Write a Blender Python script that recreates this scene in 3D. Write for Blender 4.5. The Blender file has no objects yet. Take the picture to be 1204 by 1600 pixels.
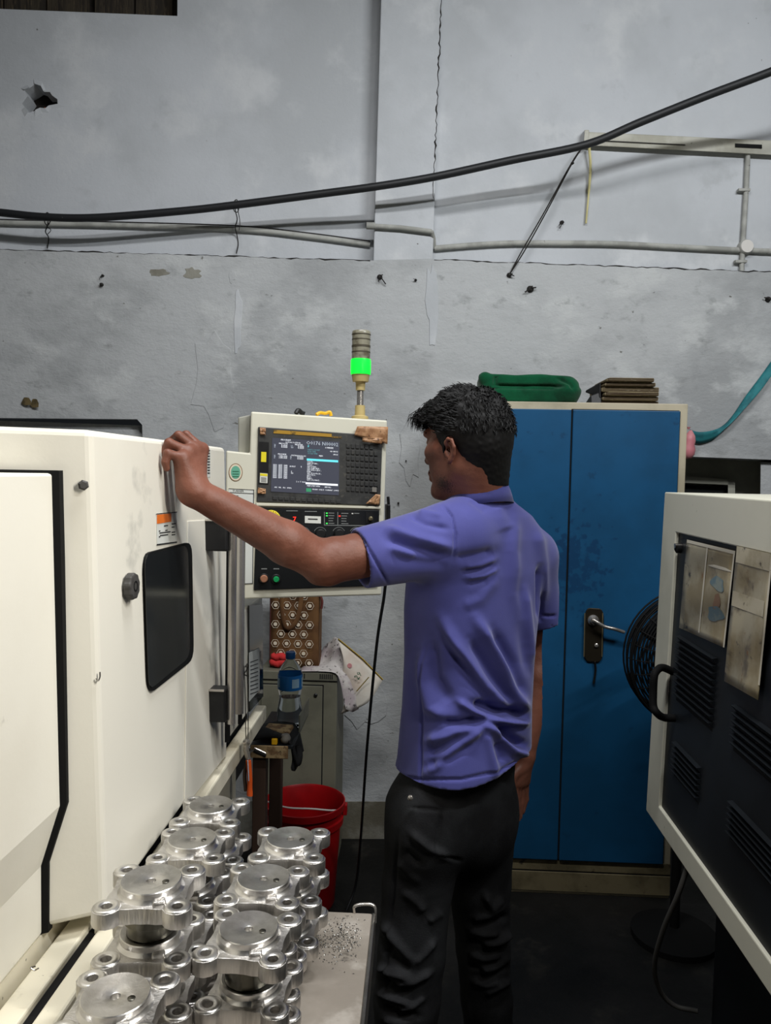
import bpy, bmesh, math, random
import numpy as np
from mathutils import Vector, Matrix

random.seed(7)
rng = np.random.default_rng(7)
scene = bpy.context.scene
COL = scene.collection

# ------------------------------------------------------------------ camera
CAM = Vector((0.0, 0.0, 1.55))
FPX = 1203.0                       # focal length in pixels of the 1204 x 1600 frame
_y, _p, _r = math.radians(2.5), math.radians(2.9), math.radians(1.1)
_fwd = Vector((-math.sin(_y) * math.cos(_p), math.cos(_y) * math.cos(_p), -math.sin(_p)))
_rt0 = Vector((math.cos(_y), math.sin(_y), 0))
_up0 = _rt0.cross(_fwd)
_rt = _rt0 * math.cos(_r) + _up0 * math.sin(_r)
_up = _up0 * math.cos(_r) - _rt0 * math.sin(_r)
cam_data = bpy.data.cameras.new('camera')
cam_data.sensor_fit = 'VERTICAL'
cam_data.sensor_height = 36.0
cam_data.lens = 36.0 * FPX / 1600.0
cam_data.clip_start = 0.02
cam = bpy.data.objects.new('camera', cam_data)
M = Matrix.Identity(4)
for i in range(3):
    M[i][0], M[i][1], M[i][2], M[i][3] = _rt[i], _up[i], -_fwd[i], CAM[i]
cam.matrix_world = M
COL.objects.link(cam)
scene.camera = cam

# ------------------------------------------------------------------ world, lamps, exposure
world = bpy.data.worlds.new('world')
scene.world = world
world.use_nodes = True
world.node_tree.nodes['Background'].inputs[0].default_value = (0.80, 0.90, 1.0, 1)
world.node_tree.nodes['Background'].inputs[1].default_value = 0.009
scene.view_settings.view_transform = 'Standard'
scene.view_settings.look = 'None'
scene.view_settings.gamma = 1.0
scene.view_settings.use_curve_mapping = False
scene.view_settings.exposure = 0.0

def tube_lamp(name, loc, size, energy, col, rotz=0.0, aim=None, spread=180):
    d = bpy.data.lights.new(name, 'AREA')
    d.shape = 'RECTANGLE'; d.size, d.size_y = size
    d.energy = energy; d.color = col; d.spread = math.radians(spread)
    o = bpy.data.objects.new(name, d)
    o.location = loc
    if aim is None:
        o.rotation_euler = (0, 0, rotz)
    else:
        q = (Vector(aim) - Vector(loc)).to_track_quat('-Z', 'Y')
        o.rotation_euler = q.to_euler()
    COL.objects.link(o)
    return o
# the hall's fluorescent tubes: one across the aisle, one along the back bay; plus an unseen lamp added and narrowed to brighten the lathe door
tube_lamp('aisle_tube_light', (-0.05, 1.05, 3.45), (1.2, 0.06), 46, (0.98, 0.99, 1.0), aim=(-0.1, 1.5, 1.0))
tube_lamp('lathe_door_fill', (0.50, 0.72, 1.98), (0.06, 0.5), 4.4, (1.0, 0.95, 0.86), aim=(-0.45, 0.98, 1.2), spread=118)
tube_lamp('bay_tube_light', (1.7, 0.6, 3.55), (1.2, 0.06), 50, (0.95, 0.98, 1.0), aim=(0.2, 3.2, 2.4))

# ------------------------------------------------------------------ pixel <-> place helpers
def ray(px, py):
    return (_fwd + _rt * ((px - 602.0) / FPX) + _up * ((800.0 - py) / FPX))
def at(px, py, Y=None, X=None, Z=None):
    d = ray(px, py)
    if Y is not None: t = (Y - CAM.y) / d.y
    elif X is not None: t = (X - CAM.x) / d.x
    else: t = (Z - CAM.z) / d.z
    return CAM + d * t
def on_plane(px, py, p0, n):
    d = ray(px, py)
    return CAM + d * ((Vector(p0) - CAM).dot(n) / d.dot(n))
def project(V):
    """numpy (n,3) -> pixel x, pixel y"""
    D = V - np.array(CAM)
    z = D @ np.array(_fwd)
    return 602 + FPX * (D @ np.array(_rt)) / z, 800 - FPX * (D @ np.array(_up)) / z

# ------------------------------------------------------------------ materials
def lin(c):
    out = []
    for v in c:
        v /= 255.0
        out.append(v / 12.92 if v <= 0.04045 else ((v + 0.055) / 1.055) ** 2.4)
    return tuple(out) + (1.0,)
def mat(name, col, rough=0.5, metal=0.0, var=None, dirt=None, bump=None, emit=None, trans=0.0, ior=1.45,
        stretch=(1, 1, 1), spec=0.5, coat=0.0, alpha=1.0, rvar=0.0, sheen=0.0):
    m = bpy.data.materials.new(name); m.use_nodes = True
    nt = m.node_tree; N = nt.nodes; L = nt.links
    b = N['Principled BSDF']
    b.inputs['Base Color'].default_value = lin(col)
    b.inputs['Roughness'].default_value = rough
    b.inputs['Metallic'].default_value = metal
    b.inputs['IOR'].default_value = ior
    b.inputs['Specular IOR Level'].default_value = spec
    b.inputs['Coat Weight'].default_value = coat
    b.inputs['Transmission Weight'].default_value = trans
    b.inputs['Alpha'].default_value = alpha
    b.inputs['Sheen Weight'].default_value = sheen
    vec = None
    if var or dirt or bump or rvar:
        tc = N.new('ShaderNodeTexCoord'); mp = N.new('ShaderNodeMapping')
        mp.inputs['Scale'].default_value = stretch
        L.new(tc.outputs['Object'], mp.inputs['Vector']); vec = mp.outputs['Vector']
    def noise(scale, detail=5.0, rgh=0.6):
        n = N.new('ShaderNodeTexNoise'); n.inputs['Scale'].default_value = scale
        n.inputs['Detail'].default_value = detail; n.inputs['Roughness'].default_value = rgh
        L.new(vec, n.inputs['Vector']); return n.outputs['Fac']
    def ramp(fac, lo, hi):
        r = N.new('ShaderNodeMapRange'); r.interpolation_type = 'SMOOTHSTEP'
        r.inputs['From Min'].default_value = lo; r.inputs['From Max'].default_value = hi
        L.new(fac, r.inputs['Value']); return r.outputs['Result']
    colour = None
    def mix(fac, a, bcol):
        x = N.new('ShaderNodeMix'); x.data_type = 'RGBA'
        L.new(fac, x.inputs[0])
        if a is None: x.inputs[6].default_value = lin(col)
        else: L.new(a, x.inputs[6])
        x.inputs[7].default_value = lin(bcol)
        return x.outputs[2]
    for (c2, scale, lo, hi) in (var or []) + (dirt or []):
        colour = mix(ramp(noise(scale), lo, hi), colour, c2)
    if colour is not None: L.new(colour, b.inputs['Base Color'])
    if rvar:
        r = N.new('ShaderNodeMapRange'); r.inputs['To Min'].default_value = max(0.02, rough - rvar)
        r.inputs['To Max'].default_value = min(1, rough + rvar)
        L.new(noise(9.0), r.inputs['Value']); L.new(r.outputs['Result'], b.inputs['Roughness'])
    if bump:
        h = None
        for (scale, st) in bump:
            bm = N.new('ShaderNodeBump'); bm.inputs['Strength'].default_value = st
            bm.inputs['Distance'].default_value = 0.01
            L.new(noise(scale, 8.0), bm.inputs['Height'])
            if h is not None: L.new(h, bm.inputs['Normal'])
            h = bm.outputs['Normal']
        L.new(h, b.inputs['Normal'])
    if emit:
        b.inputs['Emission Color'].default_value = lin(emit[0]); b.inputs['Emission Strength'].default_value = emit[1]
    return m

MT = {}
MT['wall_up'] = mat('whitewash', (196, 199, 203), 0.9, var=[((182, 185, 188), 1.3, .40, .65), ((205, 207, 209), 3.1, .5, .7), ((183, 186, 189), 7.0, .58, .75)],
                    dirt=[((95, 92, 86), 38.0, .735, .76)], bump=[(5, .35), (60, .15)], spec=.15)
MT['wall_low'] = mat('stained_plaster', (184, 186, 187), 0.92, var=[((162, 164, 165), 1.7, .42, .62), ((194, 196, 196), 4.0, .52, .68), ((150, 152, 152), 9.0, .58, .76)],
                     dirt=[((112, 111, 106), 24.0, .69, .75), ((70, 68, 64), 70.0, .76, .79)], bump=[(4, .6), (22, .4), (90, .2)], stretch=(1, 1, 1.5), spec=.12)
MT['wall_dirty'] = mat('grimy_plaster', (150, 148, 138), 0.92, var=[((104, 99, 86), 3.0, .4, .6), ((80, 74, 62), 11.0, .55, .7)], bump=[(9, .5), (40, .3)], spec=.1)
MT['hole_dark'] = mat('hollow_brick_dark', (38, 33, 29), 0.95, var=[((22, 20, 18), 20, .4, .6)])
MT['brick'] = mat('broken_brick', (168, 104, 78), 0.9, var=[((120, 78, 60), 40, .4, .6)])
MT['old_wood'] = mat('old_dark_wood', (62, 54, 42), 0.8, var=[((40, 34, 27), 6, .4, .6), ((84, 72, 54), 15, .55, .7)], stretch=(9, 9, 1), bump=[(30, .3)])
MT['floor'] = mat('oily_floor', (30, 29, 28), 0.55, var=[((20, 20, 19), 2.2, .4, .6), ((44, 42, 38), 6, .55, .72)], bump=[(25, .25)], rvar=.15, spec=.3)
MT['ivory'] = mat('ivory_enamel', (234, 230, 217), 0.38, var=[((228, 223, 209), 1.6, .45, .65)], dirt=[((176, 170, 156), 10.0, .70, .80)], spec=.4, bump=[(90, .03)])
MT['ivory_dirty'] = mat('ivory_enamel_grimy', (226, 219, 198), 0.45, var=[((196, 184, 154), 3.0, .5, .7)], dirt=[((116, 104, 82), 9.0, .60, .74), ((60, 54, 46), 70.0, .68, .73)], spec=.35)
MT['cream'] = mat('cream_sheet_metal', (216, 213, 195), 0.45, var=[((200, 197, 178), 2.0, .45, .65)], dirt=[((126, 122, 108), 14.0, .70, .78)], spec=.35)
MT['cream_dark'] = mat('greyed_cream_metal', (166, 165, 152), 0.5, var=[((150, 149, 138), 5, .4, .6)])
MT['black'] = mat('black_plastic', (24, 24, 25), 0.45, var=[((34, 34, 34), 12, .45, .65)], spec=.4)
MT['rubber'] = mat('black_rubber', (14, 14, 14), 0.75, spec=.25)
MT['black_metal'] = mat('dark_blue_black_metal', (25, 29, 33), 0.5, var=[((19, 22, 25), 5, .4, .6)], spec=.35)
MT['glass_dark'] = mat('dark_safety_glass', (30, 32, 33), 0.12, spec=.6, var=[((40, 42, 42), 3, .45, .65)])
MT['knob'] = mat('grey_knob_plastic', (72, 70, 68), 0.65, var=[((58, 56, 54), 20, .4, .6)])
MT['chrome'] = mat('worn_chrome', (205, 200, 194), 0.25, .8, var=[((168, 160, 150), 8, .45, .7)], stretch=(1, 1, .3))
MT['steel'] = mat('bare_steel', (168, 164, 158), 0.34, 1.0, var=[((138, 134, 128), 12, .4, .65)])
MT['alu'] = mat('machined_aluminium', (232, 230, 227), 0.30, 1.0, var=[((190, 187, 182), 14, .4, .65)], bump=[(240, .06)])
MT['alu_cast'] = mat('sawn_cast_aluminium', (222, 219, 215), 0.42, 1.0, var=[((164, 160, 155), 30, .4, .65)], stretch=(1, 1, .12), bump=[(150, .25)])
MT['alu_dark'] = mat('oily_turned_metal', (122, 120, 112), 0.30, 1.0, var=[((92, 90, 82), 14, .4, .6)])
MT['table'] = mat('scuffed_steel_top', (158, 150, 140), 0.55, 0.15, var=[((138, 130, 120), 4, .4, .62), ((172, 165, 156), 9, .55, .7)], dirt=[((96, 90, 82), 16, .66, .74)], bump=[(60, .12)])
MT['chips'] = mat('steel_swarf', (120, 120, 118), 0.35, 1.0)
MT['blue'] = mat('blue_enamel', (24, 80, 120), 0.42, var=[((21, 72, 108), 2.5, .42, .62)], dirt=[((20, 62, 96), 13.0, .64, .74)], spec=.35)
MT['cab_frame'] = mat('beige_cabinet_frame', (186, 176, 152), 0.5, var=[((166, 157, 134), 5, .42, .62)], dirt=[((112, 104, 86), 20, .68, .75)])
MT['green_cloth'] = mat('green_cotton', (13, 80, 50), 0.92, var=[((10, 60, 38), 9, .4, .65)], bump=[(14, .5), (180, .15)], sheen=.2, spec=.1)
MT['paper_old'] = mat('aged_newsprint', (132, 120, 94), 0.9, var=[((112, 100, 78), 20, .4, .62), ((176, 164, 138), 40, .55, .7)], stretch=(1, 1, 6), spec=.1)
MT['teal'] = mat('teal_ribbon_cloth', (42, 128, 134), 0.7, var=[((34, 104, 112), 16, .4, .6)])
MT['pink'] = mat('pink_balloon_rubber', (214, 150, 150), 0.45, var=[((198, 122, 130), 12, .4, .65)])
MT['cable'] = mat('black_cable_sheath', (30, 31, 33), 0.5, dirt=[((84, 84, 84), 60, .70, .76)])
MT['conduit'] = mat('painted_conduit', (176, 176, 170), 0.7, var=[((150, 150, 144), 9, .42, .62)], dirt=[((92, 90, 82), 45, .68, .74)])
MT['wire'] = mat('thin_dark_wire', (36, 33, 30), 0.7)
MT['wire_yellow'] = mat('yellowed_wire', (206, 196, 140), 0.6, dirt=[((110, 90, 60), 40, .58, .68)])
MT['batten'] = mat('grimy_batten_enamel', (184, 182, 170), 0.5, var=[((160, 157, 142), 6, .42, .62)], dirt=[((88, 82, 70), 28, .66, .74)])
MT['scrap'] = mat('brown_scrap', (120, 104, 70), 0.8, var=[((84, 74, 50), 30, .4, .6)])
MT['red'] = mat('red_bucket_plastic', (176, 14, 20), 0.38, var=[((150, 10, 16), 5, .42, .62)], spec=.45)
MT['white_plastic'] = mat('white_plastic', (214, 210, 204), 0.45)
MT['locker'] = mat('olive_grey_locker', (118, 116, 100), 0.5, var=[((104, 102, 88), 6, .42, .62)], dirt=[((84, 80, 68), 22, .68, .75)])
MT['gap'] = mat('black_gap', (10, 10, 10), 0.9)
MT['bag'] = mat('brown_printed_cloth', (112, 78, 44), 0.85, var=[((96, 64, 36), 12, .4, .6)])
MT['bag_side'] = mat('maroon_bag_side', (96, 44, 38), 0.85)
MT['print_white'] = mat('off_white_print', (222, 208, 186), 0.85)
MT['red_cloth'] = mat('red_cloth', (196, 46, 46), 0.9, bump=[(40, .3)])
MT['pet'] = mat('clear_bottle_plastic', (244, 248, 250), 0.05, trans=1.0, ior=1.12)
MT['label_blue'] = mat('blue_bottle_label', (36, 120, 196), 0.4)
MT['cap_blue'] = mat('blue_bottle_cap', (28, 84, 144), 0.45)
MT['label_pale'] = mat('pale_blue_label_print', (170, 208, 232), 0.45)
MT['news'] = mat('newsprint', (196, 190, 186), 0.9, var=[((176, 164, 166), 14, .45, .6)], dirt=[((110, 104, 104), 60, .58, .64)], spec=.1)
MT['calendar'] = mat('calendar_paper', (214, 208, 196), 0.8, var=[((204, 190, 176), 6, .45, .62)])
MT['calendar_print'] = mat('calendar_yellow_print', (196, 166, 70), 0.8)
MT['ink'] = mat('black_ink', (32, 32, 34), 0.8)
MT['ink_green'] = mat('green_ink', (34, 92, 62), 0.8)
MT['orange'] = mat('orange_grip', (226, 92, 34), 0.45)
MT['wood_rust'] = mat('rusty_shelf_edge', (150, 128, 92), 0.8, var=[((104, 78, 50), 30, .42, .58), ((74, 58, 42), 60, .55, .65)])
MT['brown_dark'] = mat('dark_brown_post', (66, 48, 38), 0.7)
MT['black_cloth'] = mat('black_glove_cloth', (16, 16, 17), 0.95)
MT['yellow'] = mat('yellow_plastic', (232, 178, 26), 0.5)
MT['grey_plastic'] = mat('grey_plastic', (128, 124, 116), 0.6)
MT['bezel'] = mat('grey_black_bezel', (62, 62, 60), 0.55, var=[((48, 48, 47), 30, .4, .62), ((78, 76, 70), 60, .58, .7)])
MT['key'] = mat('worn_black_key', (50, 50, 49), 0.6, var=[((68, 66, 62), 90, .5, .7)])
MT['op_panel'] = mat('black_operator_panel', (20, 22, 24), 0.4)
MT['screen'] = mat('lcd_screen', (40, 42, 50), 0.25, emit=((86, 88, 100), 0.55))
MT['scr_txt'] = mat('screen_white_text', (220, 224, 230), 0.4, emit=((226, 230, 236), 0.8))
MT['scr_dim'] = mat('screen_grey_text', (150, 158, 168), 0.4, emit=((170, 180, 190), 0.6))
MT['scr_cyan'] = mat('screen_cyan_bar', (90, 190, 200), 0.4, emit=((96, 204, 214), 0.8))
MT['scr_teal'] = mat('screen_teal_text', (84, 140, 146), 0.4, emit=((92, 150, 156), 0.6))
MT['scr_green'] = mat('screen_green_key', (50, 130, 90), 0.4, emit=((52, 132, 92), 0.6))
MT['gold'] = mat('gold_bezel_strip', (172, 132, 44), 0.45, dirt=[((90, 72, 34), 50, .55, .68)])
MT['tape'] = mat('brown_packing_tape', (176, 134, 96), 0.5, var=[((146, 104, 70), 40, .45, .6)], dirt=[((90, 62, 42), 60, .62, .68)])
MT['sticker_yellow'] = mat('yellow_sticker', (232, 214, 40), 0.5)
MT['sticker_white'] = mat('white_sticker', (222, 222, 214), 0.5)
MT['sticker_green'] = mat('green_round_sticker', (104, 172, 146), 0.5)
MT['sticker_orange'] = mat('orange_warning_sticker', (222, 112, 34), 0.5)
MT['sticker_tan'] = mat('tan_sticker_rim', (128, 96, 62), 0.5)
MT['sheet'] = mat('white_print_sheet', (212, 214, 208), 0.6)
MT['led_red'] = mat('red_led', (255, 40, 30), 0.4, emit=((255, 44, 30), 2.0))
MT['led_green'] = mat('green_led', (60, 220, 80), 0.4, emit=((60, 230, 90), 1.2))
MT['lamp_green'] = mat('lit_green_lens', (20, 220, 60), 0.3, emit=((16, 236, 52), 1.25))
MT['lens_grey'] = mat('unlit_smoky_lens', (138, 134, 116), 0.3, dirt=[((96, 90, 74), 30, .5, .65)])
MT['lens_line'] = mat('lens_seam_dark', (76, 70, 56), 0.5)
MT['tower_beige'] = mat('aged_tower_plastic', (186, 166, 112), 0.5)
MT['button_tan'] = mat('tan_push_button', (160, 110, 84), 0.5)
MT['button_green'] = mat('green_push_button', (20, 152, 84), 0.4)
MT['estop_red'] = mat('red_mushroom_button', (150, 40, 36), 0.4)
MT['panel_line'] = mat('panel_grey_line', (128, 130, 128), 0.6)
MT['sleeve_paper'] = mat('oil_stained_papers', (172, 162, 136), 0.55, var=[((140, 126, 94), 5, .42, .6), ((108, 98, 80), 11, .55, .68)], dirt=[((72, 66, 58), 26, .62, .70), ((128, 90, 48), 17, .64, .72)], coat=.3)
MT['sleeve_print'] = mat('faded_blue_print', (96, 116, 122), 0.55, var=[((126, 134, 126), 24, .45, .6)])
MT['sleeve_brown'] = mat('faded_brown_print', (134, 104, 80), 0.55)
MT['sleeve_edge'] = mat('plastic_sleeve_edge', (206, 198, 178), 0.4)
MT['sleeve_pale'] = mat('paler_stained_paper', (186, 176, 150), 0.55, var=[((164, 152, 122), 12, .42, .6)], dirt=[((92, 84, 70), 40, .62, .72)], coat=.3)
MT['plinth'] = mat('shaded_grimy_plinth', (116, 106, 80), 0.6, var=[((88, 80, 58), 7, .42, .62)], dirt=[((52, 46, 36), 20, .6, .7)])  # grime, darkened further with the man's shade painted into the colour
MT['hose_grey'] = mat('dull_grey_hose', (70, 68, 64), 0.7)
MT['skin'] = mat('brown_skin', (126, 80, 64), 0.48, var=[((112, 69, 54), 9, .42, .62)], bump=[(160, .12)], spec=.4)
MT['hair'] = mat('black_hair', (16, 15, 15), 0.62, spec=.3)
MT['shirt'] = mat('indigo_polo_jersey', (73, 75, 141), 0.72, var=[((67, 69, 132), 5, .42, .62)], bump=[(420, .08)], sheen=.25, spec=.25)
MT['shirt_seam'] = mat('indigo_seam_shadow', (60, 58, 108), 0.8)
MT['jeans'] = mat('washed_black_denim', (38, 39, 41), 0.8, var=[((28, 28, 30), 8, .42, .62)], bump=[(300, .15)], spec=.2)
MT['lip'] = mat('dark_lip', (92, 50, 44), 0.5)
MT['eye_white'] = mat('eye_white', (220, 214, 206), 0.2)
MT['iris'] = mat('dark_iris', (28, 18, 12), 0.15)
MT['shoe'] = mat('black_work_shoe', (22, 21, 20), 0.5)
MT['brass'] = mat('antique_brass_plate', (52, 46, 36), 0.38, .6)
MT['brass_edge'] = mat('brushed_plate_edge', (150, 140, 112), 0.35, .8)
MT['ceiling'] = mat('dark_roof_sheet', (62, 62, 62), 0.9)  # unseen roof, coloured dark to cut bounced light

def smudge(m, centre, radii, col, sc, lo=.70, hi=.80, amp=.34):
    """hand grime with a place and shape of its own"""
    nt = m.node_tree; N = nt.nodes; L = nt.links; b = N['Principled BSDF']; src = b.inputs['Base Color'].links[0].from_socket
    tc = N.new('ShaderNodeTexCoord'); mp = N.new('ShaderNodeMapping'); mp.vector_type = 'TEXTURE'
    mp.inputs['Location'].default_value = centre; mp.inputs['Scale'].default_value = radii
    L.new(tc.outputs['Object'], mp.inputs['Vector'])
    g = N.new('ShaderNodeVectorMath'); g.operation = 'LENGTH'; L.new(mp.outputs['Vector'], g.inputs[0])
    f1 = N.new('ShaderNodeMapRange'); f1.inputs['From Min'].default_value = 1.0; f1.inputs['From Max'].default_value = .1; f1.inputs['To Max'].default_value = amp
    L.new(g.outputs['Value'], f1.inputs['Value'])
    n = N.new('ShaderNodeTexNoise'); n.inputs['Scale'].default_value = sc; n.inputs['Detail'].default_value = 6; L.new(tc.outputs['Object'], n.inputs['Vector'])
    ad = N.new('ShaderNodeMath'); ad.operation = 'ADD'; L.new(n.outputs['Fac'], ad.inputs[0]); L.new(f1.outputs['Result'], ad.inputs[1])
    r = N.new('ShaderNodeMapRange'); r.inputs['From Min'].default_value = lo; r.inputs['From Max'].default_value = hi; L.new(ad.outputs[0], r.inputs['Value'])
    x = N.new('ShaderNodeMix'); x.data_type = 'RGBA'; L.new(r.outputs['Result'], x.inputs[0]); L.new(src, x.inputs[6]); x.inputs[7].default_value = lin(col)
    L.new(x.outputs[2], b.inputs['Base Color'])

# ------------------------------------------------------------------ mesh builder
WORLD = {}
class MB:
    def __init__(s): s.v = []; s.f = []
    def add(s, vs, fs):
        o = len(s.v); s.v += [tuple(p) for p in vs]; s.f += [tuple(i + o for i in f) for f in fs]; return s
    def box(s, lo, hi):
        x0, y0, z0 = lo; x1, y1, z1 = hi
        return s.hexa([(x0, y0, z0), (x1, y0, z0), (x1, y1, z0), (x0, y1, z0)], [(x0, y0, z1), (x1, y0, z1), (x1, y1, z1), (x0, y1, z1)])
    def hexa(s, b, t):
        return s.add(list(b) + list(t), [(3, 2, 1, 0), (4, 5, 6, 7), (0, 1, 5, 4), (1, 2, 6, 5), (2, 3, 7, 6), (3, 0, 4, 7)])
    def slab(s, quad, vec):
        """a planar polygon given thickness vec"""
        n = len(quad); vec = Vector(vec)
        a = [Vector(p) for p in quad]; b = [p + vec for p in a]
        fs = [tuple(range(n))[::-1], tuple(range(n, 2 * n))] + [(i, (i + 1) % n, n + (i + 1) % n, n + i) for i in range(n)]
        return s.add(a + b, fs)
    def tube(s, path, r, n=8, cap=True, flat=None):
        P = [Vector(p) for p in path]; k = len(P)
        R = r if isinstance(r, (list, tuple)) else [r] * k
        up = Vector((0.13, 0.31, 0.94)); vs = []; fs = []; prev = None
        for i in range(k):
            t = (P[min(i + 1, k - 1)] - P[max(i - 1, 0)]).normalized()
            a = (prev - t * prev.dot(t)) if prev is not None else t.cross(up)
            if a.length < 1e-5: a = t.orthogonal()
            a.normalize(); prev = a; b = t.cross(a)
            for j in range(n):
                w = 2 * math.pi * j / n
                vs.append(P[i] + (a * math.cos(w) + b * math.sin(w) * (flat or 1)) * R[i])
        for i in range(k - 1):
            for j in range(n):
                fs.append((i * n + j, i * n + (j + 1) % n, (i + 1) * n + (j + 1) % n, (i + 1) * n + j))
        if cap:
            fs.append(tuple(range(n))[::-1]); fs.append(tuple(range((k - 1) * n, k * n)))
        return s.add(vs, fs)
    def lathe(s, prof, origin=(0, 0, 0), axis=(0, 0, 1), n=32, cap=True):
        ax = Vector(axis).normalized(); a = ax.orthogonal().normalized(); b = ax.cross(a); o = Vector(origin)
        vs = []; fs = []; k = len(prof)
        for (r, h) in prof:
            for j in range(n):
                w = 2 * math.pi * j / n
                vs.append(o + ax * h + (a * math.cos(w) + b * math.sin(w)) * r)
        for i in range(k - 1):
            for j in range(n):
                fs.append((i * n + j, i * n + (j + 1) % n, (i + 1) * n + (j + 1) % n, (i + 1) * n + j))
        if cap:
            fs.append(tuple(range(n))[::-1]); fs.append(tuple(range((k - 1) * n, k * n)))
        return s.add(vs, fs)
    def grid(s, rows):
        h = len(rows); w = len(rows[0])
        return s.add([p for r in rows for p in r], [(i * w + j, i * w + j + 1, (i + 1) * w + j + 1, (i + 1) * w + j) for i in range(h - 1) for j in range(w - 1)])
    def mesh(s, name, m, smooth=None):
        me = bpy.data.meshes.new(name); me.from_pydata(s.v, [], s.f); me.update()
        bm = bmesh.new(); bm.from_mesh(me)
        bmesh.ops.recalc_face_normals(bm, faces=bm.faces); bm.to_mesh(me); bm.free()
        if m: me.materials.append(MT[m] if isinstance(m, str) else m)
        if smooth is not None:
            me.polygons.foreach_set('use_smooth', [True] * len(me.polygons))
            me.set_sharp_from_angle(angle=math.radians(smooth))
        return me
    def build(s, name, m, parent=None, bevel=0, seg=2, smooth=None, solid=0):
        return link(name, s.mesh(name, m, smooth), parent, bevel, seg, solid)
def link(name, me, parent=None, bevel=0, seg=2, solid=0):
    o = bpy.data.objects.new(name, me); COL.objects.link(o)
    if solid:
        md = o.modifiers.new('thickness', 'SOLIDIFY'); md.thickness = solid; md.offset = 0
    if bevel:
        md = o.modifiers.new('bevel', 'BEVEL'); md.width = bevel; md.segments = seg; md.limit_method = 'ANGLE'; md.angle_limit = math.radians(35)
    adopt(o, parent)
    return o
def adopt(o, parent):
    if parent is not None:
        o.parent = parent
        o.matrix_parent_inverse = WORLD.get(parent.name, Matrix.Identity(4)).inverted()
def tag(o, label, cat, group=None):
    o['label'] = label; o['category'] = cat
    if group: o['group'] = group
    return o
def root(name, label, cat, loc=(0, 0, 0), group=None):
    o = bpy.data.objects.new(name, None); COL.objects.link(o); o.location = loc
    o.empty_display_size = 0.05
    WORLD[o.name] = Matrix.Translation(Vector(loc))
    return tag(o, label, cat, group)
def struct(o):
    o['kind'] = 'structure'; return o
def copy_tree(o, loc, rz, label, group=None, tilt=(0, 0)):
    c = o.copy(); COL.objects.link(c); c.location = loc; c.rotation_euler = (tilt[0], tilt[1], rz)
    c['label'] = label
    if group: c['group'] = group
    for ch in [x for x in scene.objects if x.parent == o]:
        d = ch.copy(); COL.objects.link(d); d.parent = c
        for g in [x for x in scene.objects if x.parent == ch]:
            e = g.copy(); COL.objects.link(e); e.parent = d
    return c
def text_mesh(string, size, origin, ex, ez, name='lettering', m='ink', parent=None, depth=0.0003, align='LEFT', nrm=None):
    """lettering: ex = reading direction, ez = up direction of the letters"""
    cu = bpy.data.curves.new(name, 'FONT'); cu.body = string; cu.size = size; cu.align_x = align
    cu.extrude = depth; cu.resolution_u = 1
    t = bpy.data.objects.new(name, cu); COL.objects.link(t)
    dg = bpy.context.evaluated_depsgraph_get()
    me = bpy.data.meshes.new_from_object(t.evaluated_get(dg))
    bpy.data.objects.remove(t); bpy.data.curves.remove(cu)
    ex = Vector(ex).normalized(); ez = Vector(ez).normalized(); n = ex.cross(ez)
    T = Matrix(((ex.x, ez.x, n.x, origin[0]), (ex.y, ez.y, n.y, origin[1]), (ex.z, ez.z, n.z, origin[2]), (0, 0, 0, 1)))
    me.transform(T)
    me.materials.clear(); me.materials.append(MT[m])
    return link(name, me, parent)
def spline(pts, n=12):
    P = [Vector(p) for p in pts]; P = [P[0] * 2 - P[1]] + P + [P[-1] * 2 - P[-2]]; out = []
    for i in range(1, len(P) - 2):
        for k in range(n):
            t = k / n
            out.append(0.5 * ((2 * P[i]) + (P[i + 1] - P[i - 1]) * t + (2 * P[i - 1] - 5 * P[i] + 4 * P[i + 1] - P[i + 2]) * t * t + (-P[i - 1] + 3 * P[i] - 3 * P[i + 1] + P[i + 2]) * t ** 3))
    out.append(P[-2]); return out
# ------------------------------------------------------------------ the room
from mathutils.geometry import tessellate_polygon
W0 = at(570, 1310, Z=0.0)
_wa = math.atan(0.08)
WDU = Vector((math.cos(_wa), math.sin(_wa), 0)); WN = Vector((math.sin(_wa), -math.cos(_wa), 0))
def wpt(u, z, off=0.0): return W0 + WDU * u + Vector((0, 0, z)) + WN * off
def wpx(px, py, off=0.0): return on_plane(px, py, W0 + WN * off, WN)
def wuv(px, py, off=0.0):
    p = wpx(px, py, off) - W0
    return (p.dot(WDU), p.z)

def wall_panel(name, m, outer, holes=(), off=0.0, thick=0.12):
    """flat plaster panel with real openings; holes = list of (loop, depth)"""
    mb = MB(); loops = [outer] + [h[0] for h in holes]
    flat = [p for l in loops for p in l]
    tris = tessellate_polygon([[Vector((p[0], p[1], 0)) for p in l] for l in loops])
    mb.add([wpt(p[0], p[1], off) for p in flat], [tuple(t) for t in tris])
    for lp, dp in [(outer, thick)] + list(holes):
        n = len(lp)
        mb.add([wpt(p[0], p[1], off) for p in lp] + [wpt(p[0], p[1], off - dp) for p in lp],
               [(i, (i + 1) % n, n + (i + 1) % n, n + i) for i in range(n)])
    return mb.build(name, m)

ZC = 4.4
fl = MB().add([(-2.6, -1.5, 0), (2.6, -1.5, 0), (2.6, 4.0, 0), (-2.6, 4.0, 0)], [(0, 1, 2, 3)]).build('floor', 'floor'); struct(fl)
ce = MB().add([(-2.6, -1.5, ZC), (2.6, -1.5, ZC), (2.6, 4.0, ZC), (-2.6, 4.0, ZC)], [(3, 2, 1, 0)]).build('ceiling', 'ceiling'); struct(ce)

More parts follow.
